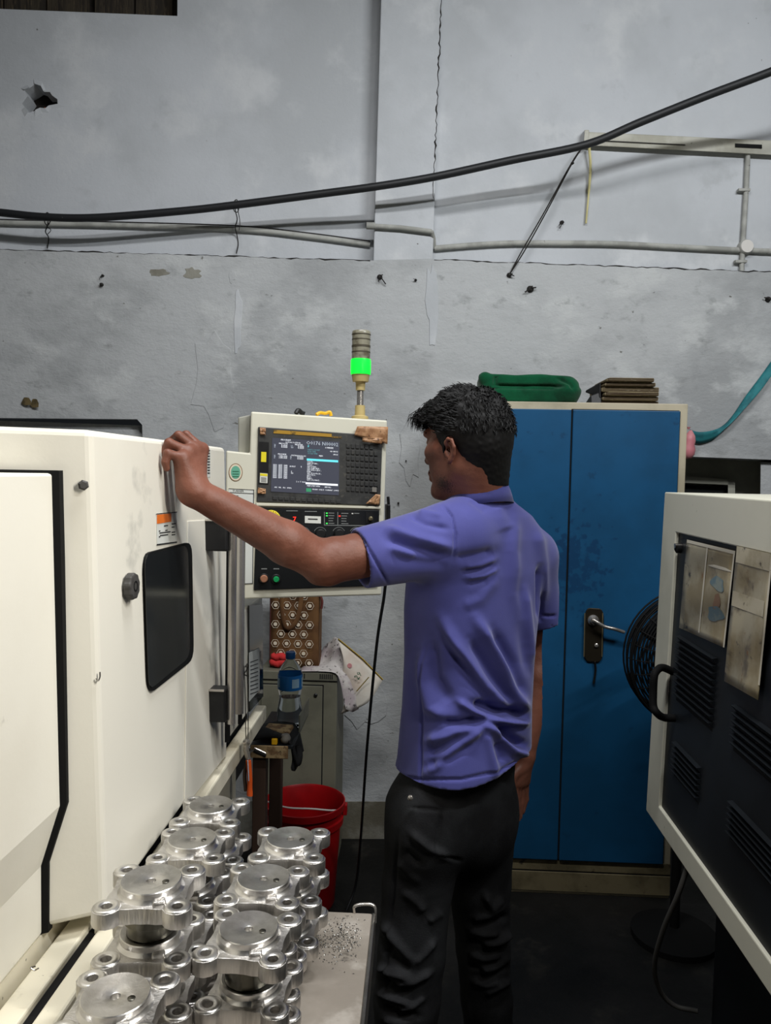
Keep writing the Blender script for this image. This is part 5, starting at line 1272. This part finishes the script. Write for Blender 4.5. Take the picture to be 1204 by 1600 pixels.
# ------------------------------------------------------------------ the man
def A3(px, py, Y): return np.array(at(px, py, Y=Y))
man = root('person', 'man in a purple polo and black jeans reaching for the lathe guard', 'person', (.05, 1.72, 0))
ph = math.radians(42)                                    # he faces away and to the left
TF = np.array((-math.sin(ph), math.cos(ph), 0)); TL = np.array((-math.cos(ph), -math.sin(ph), 0)); UP = np.array((0, 0, 1.0))
hp_ = math.radians(51)
HF = np.array((-math.sin(hp_), math.cos(hp_), -.06)); HF /= np.linalg.norm(HF); HL = np.array((-math.cos(hp_), -math.sin(hp_), 0)); HU = np.cross(HF, -HL); HU = HU if HU[2] > 0 else -HU
HO = A3(732, 689, 1.675)
def H(F_, L_, U_): return HO + HF * F_ + HL * L_ + HU * U_
shL, elL, wrL = A3(697, 842, 1.60), A3(502, 878, 1.485), A3(302, 768, 1.36)
shR, elR, wrR = A3(830, 874, 1.81), A3(846, 1004, 1.875), A3(818, 1180, 1.80)
nb = A3(748, 775, 1.69)                                   # base of the neck
body = Field((-.48, 1.24, .74), (.30, 1.98, 1.75), .0031)
# trunk and neck (under the shirt)
ch = A3(738, 960, 1.71); be = A3(725, 1160, 1.71)
body.ell(ch, (.150, .095, .20), (TL, TF, UP)); body.ell(be, (.145, .10, .16), (TL, TF, UP), .06)
body.cone(shL, shR, .05, .05, .06); body.cone(nb - UP * .04, H(-.02, 0, -.06), .056, .052, .03); body.cone(H(-.034, 0, -.02), nb - UP * .01, .056, .054, .02)
# left arm reaching for the guard
fm = elL * .62 + wrL * .38
body.cone(shL, elL * .75 + shL * .25, .038, .041, .02); body.cone(elL * .75 + shL * .25, elL * .9 + shL * .1, .043, .043, .01); body.cone(elL * .9 + shL * .1, elL, .043, .040, .01)
body.cone(elL, elL * .72 + wrL * .28, .039, .041, .012); body.cone(elL * .72 + wrL * .28, wrL, .041, .0262, .012)
body.cone(A3(497, 900, 1.487), A3(514, 902, 1.49), .013, .014, .02)                # point of the elbow
body.cone(elL * .5 + shL * .5 + UP * -.012, elL * .8 + shL * .2 + UP * -.008, .034, .03, .02)
# left hand: palm, knuckles, curled fingers
mcp = [A3(315, 702, 1.405), A3(304, 701, 1.385), A3(294, 706, 1.365), A3(286, 716, 1.348)]
pip = [A3(291, 680, 1.405), A3(279, 681, 1.375), A3(264, 692, 1.350), A3(262, 708, 1.330)]
dip = [A3(272, 686, 1.420), A3(262, 694, 1.388), A3(256, 708, 1.352), A3(258, 722, 1.328)]
tip = [A3(268, 700, 1.425), A3(258, 708, 1.396), A3(255, 722, 1.356), A3(260, 732, 1.330)]
fr = [.0088, .0091, .0087, .0079]
for i in range(4):
    body.cone(wrL, mcp[i], .0215, .0118, .012)
    body.cone(mcp[i], mcp[i], .0128, .0128, .006)
for i in range(4):
    body.cone(mcp[i], pip[i], fr[i] * 1.08, fr[i] * .98, .003); body.cone(pip[i], dip[i], fr[i] * 1.0, fr[i] * .88, .003); body.cone(dip[i], tip[i], fr[i] * .88, fr[i] * .78, .003)
# heel of the hand on the little-finger side, and the thumb behind
body.cone(A3(292, 760, 1.352), A3(284, 724, 1.346), .018, .013, .012)
tm = [A3(308, 758, 1.385), A3(303, 735, 1.412), A3(290, 722, 1.425), A3(278, 716, 1.430)]
body.chain(tm, [.017, .014, .0115, .009], .008)
# right arm hanging
body.cone(shR, elR, .040, .039, .02); body.cone(elR, elR * .7 + wrR * .3, .040, .040, .01); body.cone(elR * .7 + wrR * .3, wrR, .040, .026, .01)
body.cone(A3(857, 992, 1.88), A3(855, 1006, 1.88), .014, .013, .02)
pk = [A3(803, 1222, 1.775), A3(809, 1224, 1.785), A3(815, 1222, 1.797), A3(820, 1218, 1.81)]
pp = [A3(804, 1254, 1.770), A3(807, 1258, 1.782), A3(813, 1254, 1.796), A3(820, 1248, 1.812)]
pt = [A3(807, 1272, 1.772), A3(808, 1284, 1.782), A3(811, 1276, 1.794), A3(815, 1268, 1.808)]
for i in range(4):
    body.cone(wrR, pk[i], .020, .0135, .012)
for i in range(4):
    body.cone(pk[i], pp[i], .0098, .0090, .004); body.cone(pp[i], pt[i], .0090, .0076, .003)
body.chain([wrR + np.array((0, -.01, -.015)), A3(799, 1212, 1.765), A3(797, 1236, 1.757), A3(798, 1252, 1.755)], [.016, .013, .0105, .0085], .006)
# head
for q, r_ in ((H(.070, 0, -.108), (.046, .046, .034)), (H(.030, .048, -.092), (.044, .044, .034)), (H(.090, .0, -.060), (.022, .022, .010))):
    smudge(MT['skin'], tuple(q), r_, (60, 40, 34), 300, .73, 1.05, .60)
AX = (HF, HL, HU)
body.ell(H(-.004, 0, .012), (.092, .073, .088), AX, .01)
body.ell(H(.040, 0, -.050), (.054, .052, .072), AX, .03)
body.ell(H(.012, 0, -.055), (.060, .056, .055), AX, .03)
body.cone(H(.078, -.012, -.108), H(.078, .012, -.108), .0150, .0150, .02)
body.cone(H(-.005, .050, -.060), H(.062, .022, -.106), .014, .013, .022); body.cone(H(-.005, -.050, -.060), H(.062, -.022, -.106), .014, .013, .022)
body.cone(H(.084, -.034, .020), H(.084, .034, .020), .011, .011, .016)
for s_ in (1, -1):
    body.cone(H(.066, s_ * .044, -.022), H(.040, s_ * .056, -.018), .016, .013, .018)
    body.ell(H(.092, s_ * .032, .001), (.012, .016, .010), AX, .008, 'sub')
    body.ell(H(.0772, s_ * .030, .001), (.0128, .0128, .0110), AX, .002)
body.cone(H(.090, 0, .004), H(.110, 0, -.036), .0075, .0105, .010); body.cone(H(.100, -.011, -.038), H(.100, .011, -.038), .0075, .0075, .008)
body.cone(H(.092, -.017, -.066), H(.092, .017, -.066), .0075, .0075, .006); body.cone(H(.090, -.015, -.078), H(.090, .015, -.078), .0078, .0078, .005)
body.cone(H(.098, -.018, -.072), H(.098, .018, -.072), .0022, .0022, .002, 'sub')
for s_ in (1, -1):
    e_ = lambda a, b, c_: H(-.008 + a * .8, s_ * (.071 + b * .9), -.024 + c_ * .78)
    body.ell(e_(-.002, .008, 0), (.013, .005, .021), AX, .006)
    R_ = [e_(.012, .004, .008), e_(.012, .012, .022), e_(.000, .016, .031), e_(-.014, .018, .026), e_(-.020, .017, .008), e_(-.014, .013, -.012), e_(-.002, .010, -.026), e_(.008, .004, -.030)]
    for i in range(len(R_) - 1): body.cone(R_[i], R_[i + 1], .0038, .0038 if i < 5 else .005, .003)
    body.cone(e_(.006, .010, .004), e_(.004, .012, -.010), .0065, .005, .003, 'sub')
    body.cone(e_(.013, .006, -.004), e_(.010, .007, -.012), .005, .005, .004)
man_body = body.mesh('body', 'skin', man, lambda V, F: V + normals(V, F) * (wob(V, 260, 1) * .0004)[:, None], 1)
man_body['label'] = 'brown skin of face, arms and hands'
for s_ in (1, -1):
    ey = MB().lathe([(.0, -.0116), (.0052, -.0106), (.0092, -.0065), (.0112, 0)], Vector(H(.0778, s_ * .031, .001)), Vector(-HF), 16).build('eye', 'eye_white', man, smooth=60)
    MB().lathe([(.0, -.0120), (.0046, -.0112)], Vector(H(.0778, s_ * .031, .001)), Vector(-HF), 14).build('iris', 'iris', ey, smooth=60)
    br = spline([Vector(H(.096, s_ * .012, .020)), Vector(H(.094, s_ * .028, .027)), Vector(H(.080, s_ * .047, .021))], 5)
    MB().tube(br, [.0030] * 6 + [.0035] * 3 + [.0015] * 2, 6).build('eyebrow', 'hair', man, smooth=60)
    MB().tube(spline([Vector(H(.096, s_ * .004, -.055)), Vector(H(.095, s_ * .018, -.060)), Vector(H(.088, s_ * .027, -.066))], 4), [.0022] * 8 + [.001], 5).build('moustache', 'hair', man, smooth=60)

# hair: a cropped cap that is longer on top, with strands
hair = Field(HO - .16, HO + .17, .0032)
hair.ell(H(-.006, 0, .018), (.098, .078, .092), AX)
hair.ell(H(.016, 0, .050), (.082, .064, .062), AX, .03)
hair.ell(H(.062, .004, .056), (.040, .054, .032), AX, .02)
hair.cone(H(-.034, 0, -.012), Vector(H(-.034, 0, -.02)).lerp(Vector(nb - UP * .01), .95), .0660, .0630, .012)
hair.cone(H(.006, .070, .0), H(.014, .069, -.030), .010, .006, .008); hair.cone(H(.006, -.070, .0), H(.014, -.069, -.030), .010, .006, .008)
def hairline(X, Y, Z):
    F_ = (X - HO[0]) * HF[0] + (Y - HO[1]) * HF[1] + (Z - HO[2]) * HF[2]
    U_ = (X - HO[0]) * HU[0] + (Y - HO[1]) * HU[1] + (Z - HO[2]) * HU[2]
    hl = np.interp(F_, [-.2, -.10, -.045, -.030, -.012, .000, .012, .024, .034, .05, .075, .12, .2], [-.102, -.102, -.100, -.078, .004, .006, -.030, -.030, .010, .040, .046, .030, .03]).astype(np.float32)
    return (hl - U_) * .7
hair.apply(hairline, HO - .2, HO + .2, 0, 'int')
def hpost(V, F):
    N = normals(V, F); q = V - HO; U_ = q @ HU; top = np.clip((U_ - .02) / .05, 0, 1)
    side_ = np.clip((.03 - U_) / .05, 0, 1)
    d = top * (wob(V, 130, 5) * .006 + wob(V, 320, 6) * .003) + wob(V, 500, 8) * .0008 - side_ * .002
    return V + N * d[:, None]
hr = hair.mesh('hair', 'hair', man, hpost, 1)
Vh = np.empty(len(hr.data.vertices) * 3, np.float32); hr.data.vertices.foreach_get('co', Vh); Vh = Vh.reshape(-1, 3)
Nh = np.empty_like(Vh.ravel()); hr.data.vertices.foreach_get('normal', Nh); Nh = Nh.reshape(-1, 3)
qU = (Vh - HO) @ HU; qF = (Vh - HO) @ HF
cand = np.where(qU > .015)[0]; stm = MB()
for i in rng.choice(cand, min(2600, len(cand)), replace=False):
    p = Vector(Vh[i]); n_ = Vector(Nh[i]); F0 = qF[i]
    sw_ = Vector(HF) * (.9 if F0 > -.03 else -.25) + Vector(HL) * float(rng.normal(.15, .5)) + Vector(HU) * (.15 if F0 > -.03 else -.7)
    d = (sw_ - n_ * sw_.dot(n_)); d = d.normalized() if d.length > .01 else n_
    L_ = float(rng.uniform(.009, .019)) * (1.15 if F0 > .03 else 1.0)
    a = p - n_ * .002; m1 = p + n_ * float(rng.uniform(.001, .005)) + d * L_ * .5; m2 = p + n_ * float(rng.uniform(-.002, .006)) + d * L_ + Vector((0, 0, -.004 if F0 > .05 else 0))
    stm.tube([a, m1, m2], [.0011, .0010, .0002], 3, cap=False)
for k in range(220):                                     # fringe over the forehead
    L0 = float(rng.uniform(-.045, .055)); p = Vector(H(.082 + rng.uniform(0, .02), L0, .060 + rng.uniform(-.015, .02)))
    e_ = Vector(H(.106 + rng.uniform(-.012, .008), L0 * 1.15 + rng.normal(0, .008), .036 + rng.uniform(-.012, .010)))
    stm.tube([p, p.lerp(e_, .5) + Vector(HF) * .008 + Vector((0, 0, .006)), e_], [.0013, .0012, .0002], 3, cap=False)
st_o = stm.build('hair_strands', 'hair', hr, smooth=80); st_o['kind'] = 'stuff'

# polo shirt
sh_ = Field((-.14, 1.42, .82), (.33, 2.02, 1.56), .0034)
secs = [(1240, 720, .166, .136, 1.70), (1180, 726, .156, .125, 1.70), (1100, 730, .151, .119, 1.71), (1020, 734, .154, .116, 1.715), (950, 738, .162, .114, 1.715), (890, 744, .168, .110, 1.715), (840, 750, .160, .098, 1.71), (806, 752, .12, .080, 1.70), (784, 752, .070, .062, 1.69)]
zz = []; cxs = []; cys = []; aa = []; bb_ = []
for (py, px, a, b, Y) in secs:
    c = A3(px, py, Y); zz.append(c[2]); cxs.append(c[0]); cys.append(c[1]); aa.append(a); bb_.append(b)
zz, cxs, cys, aa, bb_ = [np.array(v)[np.argsort(zz)] for v in (zz, cxs, cys, aa, bb_)]
def torso(off):
    def fn(X, Y, Z):
        z = Z.ravel(); itp = lambda v: np.interp(z, zz, v).astype(np.float32)[None, None, :]
        cx_, cy_, a, b = itp(cxs), itp(cys), itp(aa) + off, itp(bb_) + off
        l = (X - cx_) * TL[0] + (Y - cy_) * TL[1]; g_ = (X - cx_) * TF[0] + (Y - cy_) * TF[1]
        q = (np.abs(l / a) ** 2.5 + np.abs(g_ / b) ** 2.5) ** .4
        return ((q - 1) * np.minimum(a, b) * 1.0).astype(np.float32)
    return fn
BIG = (np.array((-9, -9, -9.)), np.array((9, 9, 9.)))
sh_.apply(torso(0), *BIG)
sh_.apply(lambda X, Y, Z: (Z - zz[-1]) + 0 * X + 0 * Y, *BIG, 0, 'int')
aL = shL.copy(); cuL = A3(562, 873, 1.525)
sh_.cone(aL + TL * -.03 + UP * .002, cuL, .078, .061, .03)
cuR = A3(848, 972, 1.845)
sh_.cone(shR + UP * -.002, cuR, .058, .045, .035)
sh_.cone(nb + TL * .03 - UP * .044, shL + UP * .018, .036, .042, .03); sh_.cone(nb - TL * .03 - UP * .046, shR + UP * .014, .036, .044, .05)
# cut cuffs flat, hem flat, hollow them out
def halfspace(p, n):
    return lambda X, Y, Z: ((X - p[0]) * n[0] + (Y - p[1]) * n[1] + (Z - p[2]) * n[2]).astype(np.float32)
dL_ = (cuL - aL) / np.linalg.norm(cuL - aL); cpL = A3(562, 873, 1.525)
lo_, hi_ = np.minimum(cpL - .11, cpL + .02), cpL + .11
sh_.apply(lambda X, Y, Z: -halfspace(cpL, dL_)(X, Y, Z), cpL - np.array((.12, .12, .12)), cpL + np.array((.05, .12, .12)), 0, 'sub')
dR_ = (cuR - shR) / np.linalg.norm(cuR - shR)
def cutR(X, Y, Z):
    d = np.sqrt((X - cuR[0]) ** 2 + (Y - cuR[1]) ** 2 + (Z - cuR[2]) ** 2) - .09
    l = (X - A3(836, 990, 1.75)[0])
    return np.maximum(np.maximum(-halfspace(cuR, dR_)(X, Y, Z), d), -(( X - cuR[0]) * .6 + (Y - cuR[1]) * .8 + .055)).astype(np.float32)
sh_.apply(cutR, cuR - .1, cuR + .1, 0, 'sub')
sh_.cone(cpL + dL_ * .02, cpL - dL_ * .03, .055, .053, 0, 'sub'); sh_.cone(cuR + dR_ * .02, cuR - dR_ * .03, .041, .041, 0, 'sub')
sh_.apply(lambda X, Y, Z: np.maximum(torso(-.006)(X, Y, Z), (Z - zz[0] - .035) + 0 * X + 0 * Y), *BIG, 0, 'sub')
hemz = A3(700, 1224, 1.585)[2]
sh_.apply(lambda X, Y, Z: (hemz + .035 * np.clip((X - .08) / .15, 0, 1) ** 2 - Z) + 0 * Y, *BIG, 0, 'int')
R_ = lambda *p: list(p)
shirt_folds = [
 # sleeve
 (R_((602, 840), (650, 856), (706, 872)), 9, -.007), (R_((600, 826), (650, 842), (706, 856)), 8, .008), (R_((640, 806), (665, 818), (700, 826)), 5, -.005), (R_((652, 800), (690, 806)), 5, .004), (R_((612, 872), (660, 880), (700, 884)), 9, -.004), (R_((610, 856), (650, 868)), 6, .005),
 (R_((561, 834), (583, 870), (606, 912)), 2.2, -.004),
 # armhole seam and side seam
 (R_((692, 790), (705, 806), (711, 835), (709, 870)), 2.2, -.0045), (R_((664, 1010), (660, 1080), (657, 1160), (656, 1226)), 2.2, -.004),
 # under the arm
 (R_((712, 874), (745, 868), (772, 862)), 8, -.006), (R_((725, 886), (752, 882), (775, 872)), 5, .003), (R_((724, 893), (752, 889), (770, 882)), 4, -.004), (R_((726, 903), (755, 899), (776, 889)), 4, .0045), (R_((732, 912), (762, 908)), 6, -.003), (R_((722, 948), (750, 936), (776, 902)), 9, .003),
 # long folds from the armpit down to the right hip
 (R_((688, 965), (720, 1020), (755, 1072), (800, 1112)), 9, .011), (R_((705, 1015), (740, 1065), (775, 1100)), 9, -.010), (R_((742, 965), (775, 1020), (800, 1075), (825, 1115)), 9, .011), (R_((735, 1000), (765, 1050), (800, 1100)), 8, -.008), (R_((768, 985), (800, 1040), (820, 1090)), 9, -.009), (R_((820, 920), (826, 980), (832, 1040)), 6, .006), (R_((808, 900), (815, 980), (826, 1060)), 9, -.005),
 (R_((662, 1015), (664, 1060), (672, 1105), (700, 1122)), 10, .010), (R_((672, 1000), (680, 1060), (705, 1098)), 10, -.008),
 # waist gathers
 (R_((690, 1128), (720, 1130), (755, 1122)), 6, -.012), (R_((715, 1095), (735, 1108), (760, 1122)), 5, .008), (R_((740, 1100), (775, 1108), (828, 1117)), 8, -.016), (R_((760, 1122), (795, 1128), (826, 1130)), 5, .010), (R_((778, 1138), (800, 1156), (824, 1168)), 8, -.017), (R_((752, 1128), (782, 1150), (802, 1172), (825, 1178)), 7, .012),
 (R_((752, 1136), (720, 1166), (668, 1206)), 7, .010), (R_((740, 1135), (700, 1150), (668, 1156)), 8, .008), (R_((738, 1160), (700, 1185), (668, 1198)), 7, -.009), (R_((720, 1146), (690, 1168), (668, 1176)), 6, -.007), (R_((757, 1140), (768, 1185), (775, 1215)), 7, .007), (R_((775, 1160), (785, 1190)), 7, -.006),
 # gap between the right sleeve and the trunk
 (R_((842, 885), (843, 930), (843, 968)), 4, -.013), (R_((846, 962), (858, 963), (868, 962)), 2.2, -.004),
 # shoulder blade and back
 (R_((806, 800), (800, 860), (806, 930), (822, 1000)), 10, .006), (R_((840, 830), (848, 880), (850, 940)), 8, .005), (R_((775, 790), (790, 830)), 12, .004), (R_((735, 780), (760, 800)), 6, -.003),
 # hem stitch
 (R_((620, 1213), (656, 1218), (720, 1218), (780, 1205), (826, 1180)), 2.2, -.004),
 
]
def spost(V, F):
    V = V + normals(V, F) * (wob(V, 24, 11) * .003)[:, None]
    return folds(V, F, shirt_folds)
polo = sh_.mesh('polo_shirt', 'shirt', man, spost, 2)
polo['label'] = 'purple-blue polo shirt'
# collar and sleeve bands
ncen = Vector(A3(746, 774, 1.69)); rows = []
for k in range(41):
    w = 2 * math.pi * k / 40; d = Vector(TF) * math.cos(w) * .062 + Vector(TL) * math.sin(w) * .060
    front_ = (1 + math.cos(w)) / 2
    base = ncen + Vector((0, 0, -.034 * front_))
    rows.append([base + d * .93 + Vector((0, 0, -.012)), base + d * .95 + Vector((0, 0, .012)), base + d * .98 + Vector((0, 0, .027)), base + d * 1.06 + Vector((0, 0, .028)), base + d * 1.15 + Vector((0, 0, .014)), base + d * (1.27 - .0 * front_) + Vector((0, 0, -.010))])
col_ = MB().grid(rows).build('collar', 'shirt', polo, smooth=80, solid=.003)

# jeans
je = Field((-.16, 1.40, .04), (.30, 2.0, 1.0), .0042)
def leg(pts, k):
    for i in range(len(pts) - 1):
        je.cone(pts[i][0], pts[i + 1][0], pts[i][1], pts[i + 1][1], k if i == 0 else .01)
hpL, hpR = A3(664, 1275, 1.665), A3(745, 1262, 1.775)
je.ell(A3(708, 1258, 1.715), (.136, .104, .09), (TL, TF, UP), 0, 'add', 2.4)
je.ell(A3(720, 1190, 1.71), (.130, .100, .09), (TL, TF, UP), .04, 'add', 2.4)
leg([(hpL, .084), (A3(652, 1380, 1.66), .078), (A3(642, 1490, 1.64), .073), (A3(636, 1560, 1.63), .072), (A3(630, 1680, 1.63), .062), (A3(628, 1790, 1.63), .060)], .05)
leg([(hpR, .090), (A3(750, 1380, 1.79), .072), (A3(754, 1480, 1.80), .064), (A3(760, 1560, 1.80), .061), (A3(764, 1650, 1.80), .056), (A3(766, 1720, 1.80), .056)], .05)
je.apply(lambda X, Y, Z: (.055 - Z) + 0 * X + 0 * Y, *BIG, 0, 'int')
je.ell(A3(674, 1290, 1.61), (.06, .04, .08), (TL, TF, UP), .05); je.ell(A3(752, 1300, 1.70), (.065, .05, .08), (TL, TF, UP), .05)
jean_folds = [
 (R_((598, 1442), (622, 1476), (646, 1504)), 6, .012), (R_((648, 1506), (664, 1490), (678, 1470)), 5, .010), (R_((596, 1470), (620, 1500), (640, 1518)), 6, -.010), (R_((588, 1510), (615, 1520), (645, 1530)), 5, .011), (R_((618, 1538), (645, 1534), (674, 1518)), 5, .010), (R_((590, 1530), (618, 1544), (640, 1546)), 5, -.010), (R_((590, 1552), (618, 1560), (642, 1568)), 5, .011), (R_((622, 1578), (645, 1572), (664, 1556)), 5, .009), (R_((598, 1572), (625, 1584), (655, 1588)), 5, -.009), (R_((600, 1592), (640, 1600)), 5, .009),
 (R_((640, 1300), (670, 1325), (702, 1340)), 6, .008), (R_((622, 1345), (640, 1368), (655, 1380)), 6, .008), (R_((632, 1330), (655, 1352)), 6, -.006), (R_((628, 1390), (655, 1412), (662, 1424)), 7, .006), (R_((668, 1440), (690, 1424)), 7, .006),
 (R_((622, 1300), (614, 1400), (604, 1480), (600, 1560)), 2.5, -.005), (R_((690, 1265), (684, 1310), (680, 1335)), 2.5, -.005), (R_((684, 1335), (720, 1345)), 2.5, -.004), (R_((640, 1262), (690, 1266)), 2.5, -.003),
 (R_((756, 1396), (768, 1418), (786, 1404)), 5, .010), (R_((738, 1434), (762, 1430), (790, 1414)), 5, .010), (R_((732, 1450), (756, 1458), (778, 1456)), 5, .010), (R_((750, 1444), (778, 1440), (792, 1430)), 4, -.009), (R_((748, 1474), (776, 1470), (796, 1456)), 5, .011), (R_((734, 1468), (758, 1476)), 4, -.009), (R_((733, 1488), (756, 1496), (782, 1492)), 5, .010), (R_((756, 1484), (796, 1472)), 4, -.009), (R_((746, 1514), (774, 1510), (797, 1494)), 5, .011), (R_((734, 1508), (756, 1516)), 4, -.009), (R_((736, 1530), (758, 1538), (780, 1532)), 5, .009), (R_((756, 1552), (797, 1532)), 5, .009), (R_((750, 1524), (796, 1512)), 4, -.008),
 (R_((735, 1530), (732, 1570), (735, 1600)), 3, .005),
]
def jpost(V, F):
    V = V + normals(V, F) * (wob(V, 30, 21) * .003)[:, None]
    return folds(V, F, [(q, w * 1.05, a * .75) for q, w, a in jean_folds], .9)
jns = je.mesh('jeans', 'jeans', man, jpost, 2)
jns['label'] = 'faded black jeans'
MB().lathe([(.0055, 0), (.0055, .004), (.003, .006)], Vector(A3(641, 1246, 1.56)), (-.1, -1, 0), 12).build('rivet', 'chrome', jns, smooth=40)
# shoes on the floor
for s_, (px, Y) in enumerate(((628, 1.63), (766, 1.80))):
    c = A3(px, 1790 if s_ == 0 else 1720, Y); sf = Field((c[0] - .30, c[1] - .2, -.005), (c[0] + .2, c[1] + .32, .16), .006)
    d = TF; o_ = np.array((c[0], c[1], 0))
    sf.cone(o_ - d * .045 + UP * .045, o_ + d * .10 + UP * .038, .040, .042); sf.cone(o_ + d * .08 + UP * .036, o_ + d * .165 + UP * .030, .044, .034, .02); sf.cone(o_ - d * .01 + UP * .06, o_ + UP * .12, .048, .044, .03)
    sf.apply(lambda X, Y, Z: (.002 - Z) + 0 * X + 0 * Y, *BIG, 0, 'int')
    sf.mesh('shoe', 'shoe', man, lambda V, F: np.column_stack([V[:, 0], V[:, 1], np.maximum(V[:, 2], .001)]))
